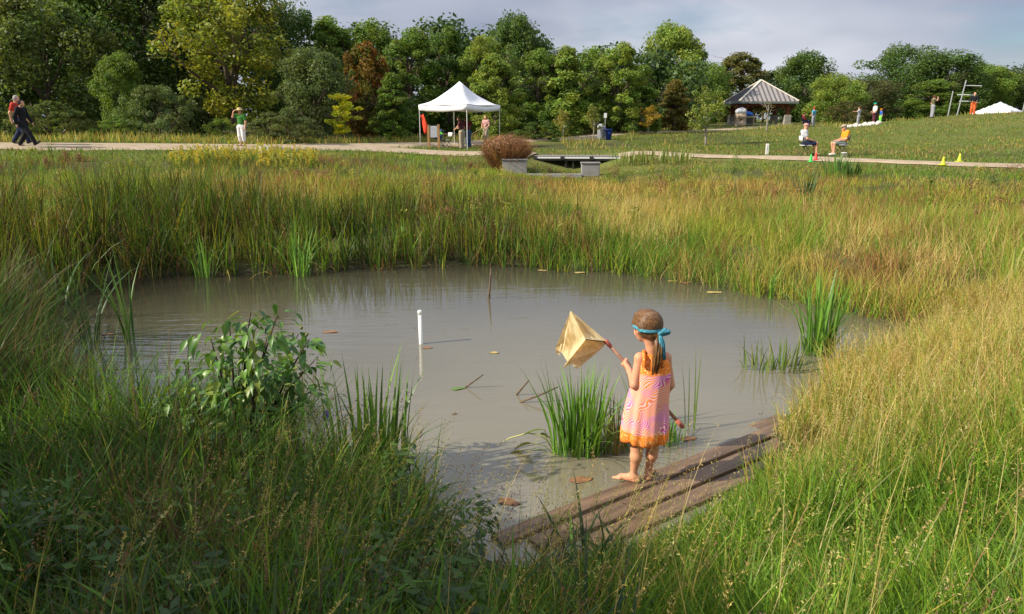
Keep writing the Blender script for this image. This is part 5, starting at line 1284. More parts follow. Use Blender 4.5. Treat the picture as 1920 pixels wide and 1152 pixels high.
def stick(pts, r, label):
    b = on_z(*pts[0][:2], 0); P = [Vector(at_y(px, py, b.y + dy)) - b for px, py, dy in pts]
    o = MB().tube(P, [r] * (len(P) - 1) + [r * .6], 7).build('stick', M['stick'], None, True); o.location = b; tag(o, label, 'stick', 'sticks in the pond'); return o
stick([(872, 727, 0), (906, 703, -.02)], .009, 'short dead stick slanting up from the water left of the cattail clump')
stick([(968, 741, 0), (992, 713, -.02)], .010, 'stubby dead stick poking up beside the cattail clump')
stick([(974, 755, 0), (1010, 742, 0), (1046, 726, 0)], .009, 'long dead stick leaning from the water into the cattail clump')
# leaves floating or sunk on the bottom
def fallen(px, py, size, colr, label, z=.006, rz=0):
    p = on_z(px, py, z); n = 14; vs = [(0, 0, .006)]
    for k_ in range(n):
        a = 2 * PI * k_ / n; r_ = size * (.5 + .06 * math.sin(5 * a)); vs.append((math.cos(a) * r_, math.sin(a) * r_ * .5 * (1 - .35 * math.cos(a)), .003 * math.sin(3 * a + size * 90)))
    mb = MB().add(vs, [(0, 1 + k_, 1 + (k_ + 1) % n) for k_ in range(n)])
    o = mb.build('fallen_leaf', colr, None, True); o.location = p; o.rotation_euler = (0, 0, rz); tag(o, label, 'leaf', 'leaves lying on the pond')
LFO = mat('orange_dead_leaf', (.30, .15, .07), .6, .3, noise=.4, nscale=40); LFY = mat('yellow_dead_leaf', (.50, .38, .13), .6, .3, noise=.4, nscale=40); LFG = mat('green_lily_leaf', (.13, .22, .05), .4, .4, noise=.3, nscale=30)
for a in [(1090, 899, .17, LFO, 'orange dead leaf in shallow water left of the planks and the girl', .006, .3), (955, 941, .16, LFO, 'orange-brown dead leaf at the lower left end of the planks', .006, -.4), (1290, 822, .15, LFO, 'orange dead leaf in the water right of the girl below the pole end', .006, .2),
          (620, 622, .19, LFO, 'brown leaf floating right of the leafy shrub top', .006, 0), (203, 626, .16, LFO, 'brown leaf floating among the reeds at the far left', .006, .2), (802, 652, .11, LFO, 'small orange leaf floating beside the white pipe', .006, .1),
          (1262, 527, .16, LFY, 'pale yellow leaf floating near the far right shore, leftmost of three there', .006, 0), (1290, 530, .2, LFO, 'orange leaf floating at the far right shore, middle of three there', .006, .2), (1340, 548, .22, LFY, 'yellow leaf floating under the overhanging grass at the far right shore', .006, .1),
          (1017, 507, .16, LFY, 'pale leaf floating below the bright green tuft on the far shore', .006, 0), (1088, 511, .2, LFY, 'pale leaf floating farther right of the bright green tuft on the far shore', .006, .1), (790, 490, .16, LFY, 'pale leaf afloat before the far reeds above the white pipe', .006, 0), (745, 497, .2, LFY, 'pale leaf afloat before the far reeds left of the white pipe', .006, .1), (227, 492, .16, LFY, 'white-looking leaf afloat between the reeds at far left', .006, 0),
          (927, 661, .11, LFY, 'pale sliver of a leaf floating in the middle of the pond', .006, .0), (860, 728, .14, LFG, 'green leaf lying flat on the water left of the first stick', .006, .4), (852, 776, .05, M['stick'], 'tiny dark scrap floating left of the cattail clump', .006, .4)]:
    fallen(*a)

# ------------------------------------------------------------------ broad-leaved marsh plants with leaves of their own
def leafy_blade(h, w, lean, curl, name, col, segs=6):
    P = np.zeros((1, 3)); V = []; F = []
    for k_ in range(segs + 1):
        tt = k_ / segs; hor = h * (lean * tt + curl * tt ** 2.2); zz = h * math.sqrt(max(.05, 1 - min((lean + curl * tt) ** 2 * .8, .93))) * tt - h * max(0, curl - .45) * tt ** 3 * .8
        ww = w * (1 - tt ** 2.2) * (.75 + .5 * min(1, tt * 3)) / 2 + .0004
        V += [(hor, -ww, zz), (hor - ww * .35, 0, zz - ww * .1), (hor, ww, zz)]
    for k_ in range(segs):
        b = k_ * 3; F += [(b, b + 1, b + 4, b + 3), (b + 1, b + 2, b + 5, b + 4)]
    V = np.array(V); me = mesh_np(name, V, [np.array(F)], np.tile(np.array(col), (len(V), 1)), True); me.materials.append(M['bigleaf']); return me
_rb = random.Random(21)
BL = [leafy_blade(1, .034 * q, l_, c_, 'cattail_leaf', (1, 1, 1)) for q, l_, c_ in ((1, .05, .06), (.9, .1, .16), (.85, .12, .34), (.8, .08, .1), (.9, .2, .55))]
def clump(px, py, n, h0, h1, rad, label, tints, z=-.06, bias=None, name='cattail_plant', wsc=1.0):
    p = on_z(px, py, 0); root = thing(name, label, 'plant', (p.x, p.y, z if pond_d(np.array([p.x]), np.array([p.y]))[0] < 0.05 else hz1(p.x, p.y) - .03))
    for i in range(n):
        me = BL[_rb.choice([0, 0, 1, 1, 3, 2, 4] if n > 6 else [0, 1, 3])]
        o = obj('leaf', me, None, root); a = _rb.uniform(0, 2 * PI); r_ = rad * math.sqrt(_rb.random()); hh_ = _rb.uniform(h0, h1)
        o.location = (math.cos(a) * r_ * 1.25, math.sin(a) * r_ * .8, 0); o.rotation_euler = (0, 0, a + _rb.uniform(-1, 1) if bias is None else bias + _rb.uniform(-.5, .5))
        w_ = _rb.uniform(.55, .95) * wsc; o.scale = (hh_, w_, hh_); t_ = _rb.choice(tints); j = _rb.uniform(.8, 1.2); o.color = (t_[0] * j, t_[1] * j, t_[2] * j, 1)
    return root
GR1 = [(.14, .30, .035), (.10, .23, .03), (.20, .37, .045), (.08, .18, .025)]
clump(1082, 848, 130, .40, .80, .15, 'dense bright green cattail clump standing in the water left of the girl', GR1, wsc=.62)
clump(1150, 842, 110, .2, .5, .13, 'shorter olive and brown weedy clump between the cattails and the girl', [(.19, .18, .05), (.30, .22, .08), (.13, .18, .035)], wsc=.42)
clump(1195, 800, 16, .45, .7, .05, 'few thin green blades standing right behind the girl', [(.09, .16, .03)], wsc=.6)
clump(1265, 835, 14, .2, .36, .06, 'small green tuft in the water just right of the hem of the dress', GR1, wsc=.6)
clump(1300, 810, 4, .5, .75, .05, 'sparse thin stems rising right of the pole end', [(.13, .19, .05)], wsc=.4)
clump(1535, 665, 60, .5, 1.0, .13, 'tall pointed cattail clump in the water at the right bank', GR1, wsc=.95)
clump(1455, 690, 70, .2, .45, .26, 'low dark weedy clump in the water left of the right bank cattails', [(.13, .21, .04), (.17, .20, .05)], wsc=.6)
clump(243, 640, 9, .75, 1.2, .05, 'slim group of upright cattail leaves standing in the left water', [(.06, .13, .03), (.1, .19, .03)], wsc=.9)
clump(172, 650, 12, .8, 1.25, .09, 'cattail leaves standing in the water at far left beside the sedge', [(.05, .1, .025)], wsc=.9)
clump(120, 600, 12, .8, 1.2, .12, 'leftmost cattail leaves rising from the water by the left edge', [(.05, .1, .025)], wsc=.9)
clump(690, 900, 46, .55, 1.0, .20, 'loose cattail clump on the near bank right of the leafy shrub', [(.12, .24, .04), (.18, .32, .045), (.08, .16, .035)], wsc=.95)
clump(1880, 600, 10, .7, 1.0, .12, 'sunlit yellow-green cattail leaves at the right picture edge', [(.30, .30, .05), (.2, .26, .04)], wsc=1.2)
clump(1440, 560, 16, .3, .55, .12, 'small reed tuft at the water line on the far right shore', GR1, wsc=.7)
clump(560, 518, 26, .5, 1.0, .14, 'bright reed clump standing forward of the left far reeds', GR1, wsc=.8)
clump(385, 520, 22, .5, .95, .12, 'reed clump at the far shore above the leafy shrub', GR1, wsc=.8)
def far_clump(px, Y, n, h0, h1, rad, label, tints, wsc=1.0, name='cattail_plant'):
    x_ = x_at(px, Y); root = thing(name, label, 'plant', (x_, Y, hz1(x_, Y) - .03))
    for i in range(n):
        o = obj('leaf', BL[_rb.choice([0, 1, 2, 3])], None, root); a = _rb.uniform(0, 2 * PI); r_ = rad * math.sqrt(_rb.random()); hh_ = _rb.uniform(h0, h1)
        o.location = (math.cos(a) * r_, math.sin(a) * r_, 0); o.rotation_euler = (0, 0, a); o.scale = (hh_, _rb.uniform(.8, 1.3) * wsc, hh_); t_ = _rb.choice(tints); o.color = (*t_, 1)
far_clump(1520, 19.5, 26, .6, 1.0, .22, 'blue-green cattail clump in the meadow below the seated men', [(.07, .14, .05)], 1.3)
far_clump(1575, 27, 40, .5, .85, .5, 'tall green grass clump at the path edge below the man in orange', [(.09, .19, .03)], 1.5, 'grass_clump')
far_clump(1603, 26, 30, .4, .7, .4, 'dark green grass clump right of the tall one below the path', [(.05, .1, .02)], 1.5, 'grass_clump')
for px_, Y_, lb_ in ((1178, 33.6, 'green weedy clump at the right end of the footbridge'), (1225, 33.4, 'green weedy clump hiding the path start right of the footbridge'), (1275, 33.0, 'green weedy clump where the tan path comes into view')):
    far_clump(px_, Y_, 60, .45, .8, .75, lb_, [(.14, .21, .04), (.19, .23, .05), (.26, .24, .07)], 1.2, 'grass_clump')
far_clump(1000, 12.7, 60, .3, .55, .4, 'bright green soft tuft on the far shore in the middle', [(.14, .28, .03), (.10, .22, .03)], .6, 'grass_clump')

# arrow-leaved plant in the water left of the cattail clump
def broad_leaf(L_, W_, bend, name, pts=7, lobes=False):
    V = []; F = []
    for i in range(pts):
        t = i / (pts - 1); w_ = W_ * math.sin(PI * min(1, t ** .72 * .97 + .03)) * (1 - .25 * t) + .0005; x_ = L_ * t; z_ = -bend * L_ * t * t
        V += [(x_, -w_ / 2, z_ + w_ * .16), (x_, 0, z_), (x_, w_ / 2, z_ + w_ * .16)]
    for i in range(pts - 1):
        b = i * 3; F += [(b, b + 1, b + 4, b + 3), (b + 1, b + 2, b + 5, b + 4)]
    V = np.array(V); me = mesh_np(name, V, [np.array(F)], np.ones((len(V), 3)), True); me.materials.append(M['bigleaf']); return me
p = on_z(1040, 850, 0); ar = thing('arrowhead_plant', 'broad-leaved water plant with one bright arching leaf left of the cattail clump', 'plant', (p.x, p.y, -.05))
for (px, py, L_, W_, rz, tilt, tint) in [(1020, 806, .17, .055, PI, .05, (.22, .38, .03)), (1000, 832, .16, .09, 2.8, .25, (.14, .16, .06)), (985, 846, .15, .05, 2.9, .1, (.30, .30, .05)), (1012, 816, .13, .05, .6, .3, (.14, .14, .06))]:
    q = Vector(at_y(px, py, p.y)) - ar.location; lf = obj('leaf', broad_leaf(L_, W_, .2, 'arrow_leaf'), None, ar); lf.location = q; lf.rotation_euler = (.5, tilt, rz); lf.color = (*tint, 1)
    MB().tube([(0.02, 0, 0), q * .5 + Vector((0, 0, .05)), q], [.005, .004, .003], 6).build('stalk', mat('stalk', (.22, .26, .08), .6), ar)
q = [Vector(at_y(a, b, p.y)) - ar.location for a, b in ((1035, 842), (1022, 818), (990, 812), (955, 822), (932, 836))]
MB().tube(q, [.005, .006, .006, .005, .002], 6).build('stalk', mat('pale_stalk', (.42, .42, .16), .6), ar, True)

# ------------------------------------------------------------------ the leafy shrub on the near left bank
sp = on_z(440, 905, .02); SHY = sp.y - .05
shrub = thing('shrub', 'leafy buttonbush with glossy drooping leaves on the near left bank', 'shrub', (sp.x, SHY, hz1(sp.x, SHY) - .02))
LV = [broad_leaf(.115, .052, b_, 'shrub_leaf', 6) for b_ in (.15, .4, .7)]
rs = random.Random(14); STEM = mat('dark_stem', (.075, .05, .035), .8, .2, noise=.3, nscale=20)
tops = [(395, 650), (430, 615), (470, 600), (520, 605), (560, 640), (590, 690), (600, 735), (540, 700), (500, 650), (450, 680), (400, 720), (350, 700), (330, 740), (380, 790), (480, 745), (560, 760), (430, 750), (520, 770), (345, 800), (450, 810), (320, 770), (580, 650)]
base = shrub.location; IV, IF, IC = [], [], []
LTINT = [(.10, .22, .04), (.13, .27, .045), (.065, .15, .035), (.16, .28, .045), (.08, .17, .055), (.20, .26, .04)]
for i, (tx, ty) in enumerate(tops):
    top = Vector(at_y(tx, ty - 14, SHY + rs.uniform(-.28, .3))) - base
    st0 = Vector((rs.uniform(-.12, .12), rs.uniform(-.08, .08), -.04)); mid = st0.lerp(top, .5) + Vector((rs.uniform(-.04, .04), rs.uniform(-.05, .05), .08))
    pts = [st0, st0.lerp(mid, .5) + Vector((0, 0, .03)), mid, mid.lerp(top, .55) + Vector((0, 0, .02)), top]
    stem = MB().tube(pts, [.013, .011, .008, .006, .003], 7).build('stem', STEM, shrub, True)
    def on_stem(t):
        s_ = t * 4; k_ = min(3, int(s_)); return pts[k_].lerp(pts[k_ + 1], s_ - k_)
    nl = 13
    for k_ in range(nl):
        t = .38 + .62 * k_ / (nl - 1); c_ = on_stem(t); a = k_ * 2.4 + i + rs.uniform(-.4, .4)
        off_ = Vector((math.cos(a), math.sin(a), .25)) * rs.uniform(.02, .08); lf = obj('leaf', rs.choice(LV), None, shrub)
        lf.location = c_ + off_; lf.rotation_euler = (rs.uniform(-.5, .5), rs.uniform(-.1, .8), a); s_ = rs.uniform(.65, 1.15); lf.scale = (s_, s_ * rs.uniform(.9, 1.2), s_)
        lf.color = (*rs.choice(LTINT), 1)
    for k_ in range(64):                      # the smaller leaves in between
        t = rs.uniform(.3, 1); c_ = on_stem(t); a = rs.uniform(0, 6.28); off_ = Vector((math.cos(a), math.sin(a), rs.uniform(-.3, .5))) * rs.uniform(.03, .17)
        R3 = Matrix.LocRotScale(c_ + off_, Matrix.Rotation(a, 3, 'Z') @ Matrix.Rotation(rs.uniform(-.2, 1.0), 3, 'Y') @ Matrix.Rotation(rs.uniform(-.6, .6), 3, 'X'), Vector((1, 1, 1)) * rs.uniform(.4, .85))
        me0 = rs.choice(LV); b0 = len(IV); IV += [tuple(R3 @ v_.co) for v_ in me0.vertices]; IF += [tuple(b0 + q_ for q_ in p_.vertices) for p_ in me0.polygons]; IC += [rs.choice(LTINT)] * len(me0.vertices)
fol = mesh_np('small_leaves', np.array(IV), [np.array(IF)], np.array(IC), True); fol.materials.append(M['bigleaf']); fo = obj('small_leaves', fol, None, shrub); fo['kind'] = 'stuff'
for bx, by in ((565, 615), (548, 627), (575, 628), (520, 594)):
    q = Vector(at_y(bx, by, SHY)) - base; mb = MB(); mb.lathe([(.001, -.012), (.009, -.008), (.012, 0), (.009, .008), (.001, .012)], q, 10); mb.build('seed_ball', mat('seed_ball', (.20, .20, .07), .8, bump=.6, nscale=120, noise=.3), shrub, True)

# pickerel flower spike near the shrub
p = on_z(612, 905, 0); root = thing('flower_spike', 'small violet flower spike beside the leafy shrub', 'flower', (p.x, p.y, hz1(p.x, p.y) - .02))
q = Vector(at_y(611, 778, p.y)) - root.location
MB().tube([(0, 0, 0), q * .55 + Vector((.02, 0, 0)), q], [.005, .004, .003], 6).build('stem', M['olive'], root)
mb = MB()
for k_ in range(22):
    a = k_ * 2.4; mb.box(q + Vector((math.cos(a) * .012, math.sin(a) * .012, -.04 + .003 * k_)), (.012, .012, .012), Matrix.Rotation(a, 3, 'Z'))
mb.build('blossom', mat('violet_blossom', (.24, .18, .46), .7), root)

# ================================================================== white canopy by the path
TY = 43.0
def gpt(px, Y):
    x_ = x_at(px, Y); return Vector((x_, Y, hz1(x_, Y)))
tc0 = gpt(863, TY)
S = 1.62; rot = math.radians(-32)
tent = thing('canopy_tent', 'white peaked pop-up canopy standing beside the path', 'tent', tuple(tc0), 0)
def tr(x, y, z): return Vector((x * math.cos(rot) - y * math.sin(rot), x * math.sin(rot) + y * math.cos(rot), z))
EV, PK = 2.35, 3.62
v = []; n = 14
for i in range(n + 1):
    for j in range(n + 1):
        u, w = i / n * 2 - 1, j / n * 2 - 1; m_ = max(abs(u), abs(w)); dg = min(abs(u), abs(w)) / (m_ + 1e-6)
        z = EV + (PK - EV) * (1 - m_) ** 1.55 - .06 * math.sin(PI * m_) * (1 - dg ** 2) - .05 * (1 - dg ** 2) * m_
        v.append(tr(u * S, w * S, z + .012 * math.sin(7 * u + 5 * w)))
f = [(i * (n + 1) + j, (i + 1) * (n + 1) + j, (i + 1) * (n + 1) + j + 1, i * (n + 1) + j + 1) for i in range(n) for j in range(n)]
cn = MB().add(v, f).build('canopy', M['white_cloth'], tent, True); cn.modifiers.new('cloth', 'SOLIDIFY').thickness = .006
for q in range(4):
    a0 = q * PI / 2; mb = MB(); vs = []; fs = []
    for i in range(13):
        u = i / 12 * 2 - 1
        for zz in (0, -.13, -.27):
            x_, y_ = u * S, S + .01 + .015 * math.sin(9 * u + q) * (-zz * 3)
            vs.append(tr(x_ * math.cos(a0) - y_ * math.sin(a0), x_ * math.sin(a0) + y_ * math.cos(a0), EV - .06 - .045 * (1 - u * u) + .045 * u * u + zz))
    for i in range(12):
        for k_ in range(2): fs.append((i * 3 + k_, i * 3 + 3 + k_, i * 3 + 4 + k_, i * 3 + 1 + k_))
    va = mb.add(vs, fs).build('valance', M['white_cloth'], cn, True); va.modifiers.new('cloth', 'SOLIDIFY').thickness = .006
for sx, sy in ((-1, -1), (1, -1), (1, 1), (-1, 1)):
    b = tr(sx * S * .985, sy * S * .985, 0); gz = hz1(tc0.x + b.x, tc0.y + b.y) - tc0.z
    lg = MB().bar((b.x, b.y, gz), (b.x, b.y, EV), .035).build('leg', M['white_metal'], tent)
    MB().box((b.x, b.y, gz + .01), (.12, .12, .02)).build('foot', M['white_metal'], lg)
for sx, sy, ex, ey in ((-1, -1, 1, -1), (1, -1, 1, 1), (1, 1, -1, 1), (-1, 1, -1, -1)):
    k_ = .975
    MB().bar(tr(sx * S * k_, sy * S * k_, EV - .06), tr((sx + ex) / 2 * S * k_, (sy + ey) / 2 * S * k_, EV - .4), .02).bar(tr((sx + ex) / 2 * S * k_, (sy + ey) / 2 * S * k_, EV - .4), tr(ex * S * k_, ey * S * k_, EV - .06), .02).build('truss', M['white_metal'], tent)

def at_ground(px, Y): return gpt(px, Y)
# red banner hung from the left leg
lb = tr(-S * .985, S * .985, 0) ; cand = [tr(a * S * .985, b * S * .985, 0) for a in (-1, 1) for b in (-1, 1)]
lb = min(cand, key=lambda q: q.x); pl = tc0 + lb
fb = thing('red_banner', 'red cloth banner hanging from the left leg of the white canopy', 'banner', tuple(pl))
vs = []; fs = []
for i in range(9):
    for j in range(5):
        u, w = i / 8, j / 4; vs.append((.06 + .14 * w + .42 * u * (.45 + .55 * w), -.04 + .05 * math.sin(5 * u + 3 * w), 1.78 - 1.0 * u + .06 * w + .03 * math.sin(8 * w)))
for i in range(8):
    for j in range(4): fs.append((i * 5 + j, (i + 1) * 5 + j, (i + 1) * 5 + j + 1, i * 5 + j + 1))
b_ = MB().add(vs, fs).build('cloth', mat('red_banner_cloth', (.80, .07, .03), .7, .2, noise=.1, nscale=5), fb, True); b_.modifiers.new('cloth', 'SOLIDIFY').thickness = .005
MB().tube([(.03, -.03, .9), (.03, -.03, 1.9)], .012, 6).build('pole', M['black_metal'], fb)
# timber notice board
g0 = at_ground(813, 41.2); nbd = thing('notice_board', 'low notice board between two pine posts before the canopy', 'sign', tuple(g0))
MB().box((-.27, 0, .60), (.12, .12, 1.24)).build('post', M['wood_post'], nbd, bevel=.01); MB().box((.27, 0, .62), (.12, .12, 1.28)).build('post', M['wood_post'], nbd, bevel=.01)
MB().box((0, -.02, .88), (.38, .04, .60)).build('panel', M['palegrey'], nbd)
def folding_chair(label, loc, rz, dark='black_metal', back='plastic_white', group=None):
    c = thing('folding_chair', label, 'chair', loc, rz, group)                  # faces +y
    MB().box((0, .02, .44), (.42, .40, .03)).build('seat', M[back], c, bevel=.01)
    bk = MB(); v_ = []
    for i in range(7):
        u = i / 6 * 2 - 1
        for zz in (.62, .84): v_.append((u * .21, -.22 - .03 * (1 - u * u) - .06 * (zz - .62), zz))
    bk.add(v_, [(2 * i, 2 * i + 2, 2 * i + 3, 2 * i + 1) for i in range(6)]); o_ = bk.build('backrest', M[back], c, True); o_.modifiers.new('thick', 'SOLIDIFY').thickness = .02
    for s_ in (-1, 1):
        MB().tube([(s_ * .22, .27, 0), (s_ * .22, -.16, .55), (s_ * .215, -.24, .86)], .013, 7).build('leg', M[dark], c)
        MB().tube([(s_ * .20, -.26, 0), (s_ * .20, .12, .43)], .013, 7).build('leg', M[dark], c)
    MB().tube([(-.2, -.18, .09), (.2, -.18, .09)], .009, 6).build('stretcher', M[dark], c)
    return c
folding_chair('folding chair with dark frame under the canopy, left of the dark-shirted man', tuple(at_ground(838, 42.4)), 2.2, group='chairs under the canopy')
folding_chair('folding chair under the canopy nearest the notice board', tuple(at_ground(826, 42.0)), -1.2, back='jeans', group='chairs under the canopy')
g0 = at_ground(846, 43.2); tb = thing('folding_table', 'small folding table with pale top under the canopy', 'table', tuple(g0), .3)
MB().box((0, 0, .735), (1.25, .6, .035)).build('table_top', M['tan'], tb, bevel=.008)
for s_ in (-1, 1):
    MB().tube([(s_ * .5, -.26, 0), (s_ * .45, -.26, .72)], .014, 6).build('leg', M['black_metal'], tb); MB().tube([(s_ * .5, .26, 0), (s_ * .45, .26, .72)], .014, 6).build('leg', M['black_metal'], tb)
g0 = at_ground(822, 42.6); jk = thing('jacket', 'blue jacket with lime stripe draped over a chair under the canopy', 'jacket', (g0.x, g0.y - .35, g0.z))
sk = skin_obj('cloth', [((-.2, 0, .88), (.2, 0, .9), .09, .09), ((-.15, -.05, .55), (.15, -.05, .55), .1, .1), ((-.18, -.02, .85), (-.15, -.05, .55), .1, .1), ((.18, -.02, .85), (.15, -.05, .55), .1, .1)], .03, .04, M['jeans'], jk)
MB().bar((-.05, -.13, .98), (.26, -.15, .72), .09, .02, (0, 1, 0)).build('stripe', M['lime'], jk)
MB().tube([(0, 0, 0), (0, 0, .6)], .02, 6).build('stand', M['black_metal'], jk)

# ================================================================== people around the tent and on the path
BEND = dict(head=(0, .10, .90), neck=(0, .06, .835), chest=(0, .03, .735), elR=(.14, .06, .66), wrR=(.10, .17, .62), haR=(.09, .21, .61), elL=(-.14, .06, .66), wrL=(-.10, .17, .60), haL=(-.09, .21, .58))
person('man in dark shirt and khaki trousers leaning over the table under the canopy', tuple(at_ground(866, 42.0)), 1.80, 1.1, BEND, 'maroon', 'khaki')
person('person in dark red shirt and blue jeans behind the front canopy leg', tuple(at_ground(878, 42.9)), 1.76, .9, BEND, 'darkred', 'jeans')
HOLD = dict(elR=(.15, .02, .65), wrR=(.08, .13, .60), haR=(.05, .17, .58), elL=(-.16, .0, .65), wrL=(-.14, .14, .56), haL=(-.12, .18, .54))
w0 = at_ground(911, 46.3)
person('woman in pink top and khaki trousers holding a pole under the canopy', tuple(w0), 1.68, 2.5, HOLD, 'pink', 'khaki')
np_ = thing('net_pole', 'pale pole held slanting down by the woman under the canopy', 'pole', (w0.x - .9, w0.y - .35, w0.z + .55))
MB().tube([(0, 0, 0), (.9, .1, .5)], .02, 7).build('shaft', M['straw'], np_); MB().tube([(.85, .1, .47), (1.0, .12, .56)], .027, 7).build('grip', M['black_metal'], np_)
person('walker in red shirt and dark jeans at far left on the path', tuple(at_ground(38, 29.6)), 1.86, -PI / 2 + .1, WALK, 'red', 'navy', hair='greyhair')
w1 = at_ground(46, 28.9)
W2 = dict(WALK); W2.update(knR=(.055, .13, .30), anR=(.055, .24, .085), toR=(.06, .34, .12), knL=(-.055, -.02, .28), anL=(-.055, -.16, .08), toL=(-.06, -.09, .02))
person('walker all in black striding beside the man in the red shirt', tuple(w1), 1.74, -PI / 2, W2, 'black', 'black', sleeve='long', hair='black')
bs = thing('shoulder_strap', 'white shoulder strap across the back of the walker in black', 'strap', (w1.x - .05, w1.y - .02, w1.z + .95))
MB().add([(-.16, -.22, 0), (-.10, -.24, .12), (-.01, -.24, .30), (.07, -.18, .46), (.10, -.18, .45), (.03, -.24, .28), (-.06, -.24, .10), (-.12, -.22, -.02)], [(0, 1, 6, 7), (1, 2, 5, 6), (2, 3, 4, 5)]).build('webbing', M['white'], bs).modifiers.new('thick', 'SOLIDIFY').thickness = .008
HATW = dict(elL=(-.20, .04, .77), wrL=(-.13, .10, .90), haL=(-.095, .10, .935), elR=(.145, .0, .64), wrR=(.13, .03, .50), haR=(.125, .04, .455))
HATW = {(k_[:-1] + ('R' if k_[-1] == 'L' else 'L')): (-v_[0], v_[1], v_[2]) for k_, v_ in HATW.items()}
person('woman in green top and white capri trousers shading her eyes under a straw hat', tuple(at_ground(453, 34.0)), 1.66, PI - .2, HATW, 'green', 'white', leg='capri', hat='sun', hatmat='straw')
# seated men
g1 = at_ground(1512, 33.4); g2 = at_ground(1582, 33.3)
folding_chair('white-backed folding chair under the man in the grey shirt', tuple(g1), -PI / 2, group='chairs of the two seated men')
folding_chair('white-backed folding chair under the man in the orange shirt', tuple(g2), PI / 2, group='chairs of the two seated men')
person('seated man in grey shirt and dark shorts on a folding chair facing right', (g1.x, g1.y, g1.z), 1.78, -PI / 2, SIT, 'palegrey', 'navy', leg='short', shoe='olive', hair=None, hat='cap', hatmat='pink')
S2 = dict(SIT); S2.update(head=(0, .01, .68), anR=(.06, .20, .05), anL=(-.06, .22, .05), toR=(.07, .29, .02), toL=(-.07, .31, .02))
person('seated man in orange shirt and tan cap on a folding chair facing left', (g2.x, g2.y, g2.z), 1.72, PI / 2, S2, 'orange', 'greygreen', leg='short', shoe='white', hair='greyhair', hat='cap', hatmat='tan')
def cone(px, Y, m_, label):
    g = at_ground(px, Y); c = thing('traffic_cone', label, 'cone', tuple(g), 0, 'small training cones by the path')
    MB().lathe([(.085, .02), (.075, .05), (.035, .24), (.025, .31), (.012, .315)], n=16).build('cone', M[m_], c, True)
    MB().box((0, 0, .011), (.24, .24, .022)).build('base', M[m_], c, bevel=.008)
cone(1525, 31.0, 'plastic_green', 'small green plastic cone at the path before the man in grey')
cone(1534, 31.6, 'plastic_red', 'small red plastic cone next to the green one')
cone(1776, 28.6, 'plastic_yellow', 'left of the two small yellow cones by the path at right')
cone(1806, 29.8, 'plastic_yellow', 'right of the two small yellow cones by the path at right')
g = at_ground(1587, 32.6); bk = thing('bucket', 'small white bucket on the grass beside the man in orange', 'bucket', tuple(g))
MB().lathe([(.09, 0), (.115, .16), (.125, .16), (.125, .18), (.11, .18), (.085, .02)], n=16).build('pail', M['plastic_white'], bk, True)
MB().tube([(-.12, 0, .17), (-.09, -.1, .12), (0, -.14, .1), (.09, -.1, .12), (.12, 0, .17)], .006, 6).build('handle', M['grey_metal'], bk)
g = at_ground(1441, 34.5); sg = thing('trail_marker', 'short white marker post on the lawn left of the seated men', 'marker', tuple(g))
MB().box((0, 0, .24), (.14, .05, .48)).build('post', M['plastic_white'], sg, bevel=.01)
for k_ in range(3): MB().box((0, -.027, .34 - .07 * k_), (.035, .004, .045)).build('mark', M['greycloth'], sg)
p = at_y(493, 281, 30.5); gz = hz1(p.x, 30.5); sg = thing('small_sign', 'small white two-panel sign on a red-brown stake before the path', 'sign', (p.x, 30.5, gz))
zs = p.z - gz
for s_ in (-1, 1): MB().box((s_ * .115, -.02, zs), (.20, .012, .32)).build('panel', M['plastic_white'], sg)
MB().box((0, 0, (zs + .18) / 2), (.035, .03, zs + .18)).build('stake', M['orangered'], sg)

# ================================================================== bins, weir and footbridge
g = at_ground(1127, 52.5); b = thing('litter_bin', 'grey litter bin with domed lid beside the path', 'bin', tuple(g))
MB().lathe([(.24, 0), (.26, .1), (.26, .78), (.25, .80)], n=18).build('drum', M['plastic_grey'], b, True)
MB().lathe([(.28, .80), (.28, .84), (.24, .96), (.14, 1.03), (.01, 1.05)], n=18).build('lid', M['palegrey'], b, True)
g = at_ground(1141, 52.3); b = thing('recycling_bin', 'bright blue recycling bin next to the grey litter bin', 'bin', tuple(g))
MB().lathe([(.19, 0), (.25, .66), (.27, .66), (.27, .70), (.24, .70), (.18, .05)], n=18).build('tub', M['plastic_blue'], b, True)
MB().box((0, -.262, .45), (.16, .01, .14)).build('handle', M['plastic_blue'], b)
g = at_ground(1134, 53.0); b = thing('sign_post', 'thin post with a small white sign behind the bins', 'sign', tuple(g))
MB().box((0, 0, .85), (.06, .06, 1.7)).build('post', M['grey_metal'], b); MB().box((0, -.04, 1.58), (.2, .02, .32)).build('panel', M['plastic_white'], b)
def wall(px0, px1, pt, Y, th, label):
    a, c = at_y(px0, pt, Y), at_y(px1, pt, Y); gz = hz1((a.x + c.x) / 2, Y) - .6; w = thing('weir_wall', label, 'wall', ((a.x + c.x) / 2, Y, gz))
    MB().box((0, 0, (a.z - gz) / 2), (c.x - a.x, th, a.z - gz)).build('slab', M['concrete'], w, bevel=.02)
    MB().box((0, 0, a.z - gz + .031), (c.x - a.x + .06, th + .08, .06)).build('coping', M['concrete'], w, bevel=.015)
wall(942, 988, 301, 31.5, .3, 'left concrete weir wall below the reddish bush')
wall(1090, 1124, 307, 31.5, .3, 'right concrete weir wall below the footbridge end')
def low(px0, px1, pt, Y):
    a, c = at_y(px0, pt, Y), at_y(px1, pt, Y); gz = hz1((a.x + c.x) / 2, Y) - .5; w = thing('weir_sill', 'low pale concrete sill between the two weir walls', 'sill', ((a.x + c.x) / 2, Y, gz)); MB().box((0, 0, (a.z - gz) / 2), (c.x - a.x, .25, a.z - gz)).build('slab', M['concrete'], w, bevel=.02)
low(986, 1090, 326, 31.2)
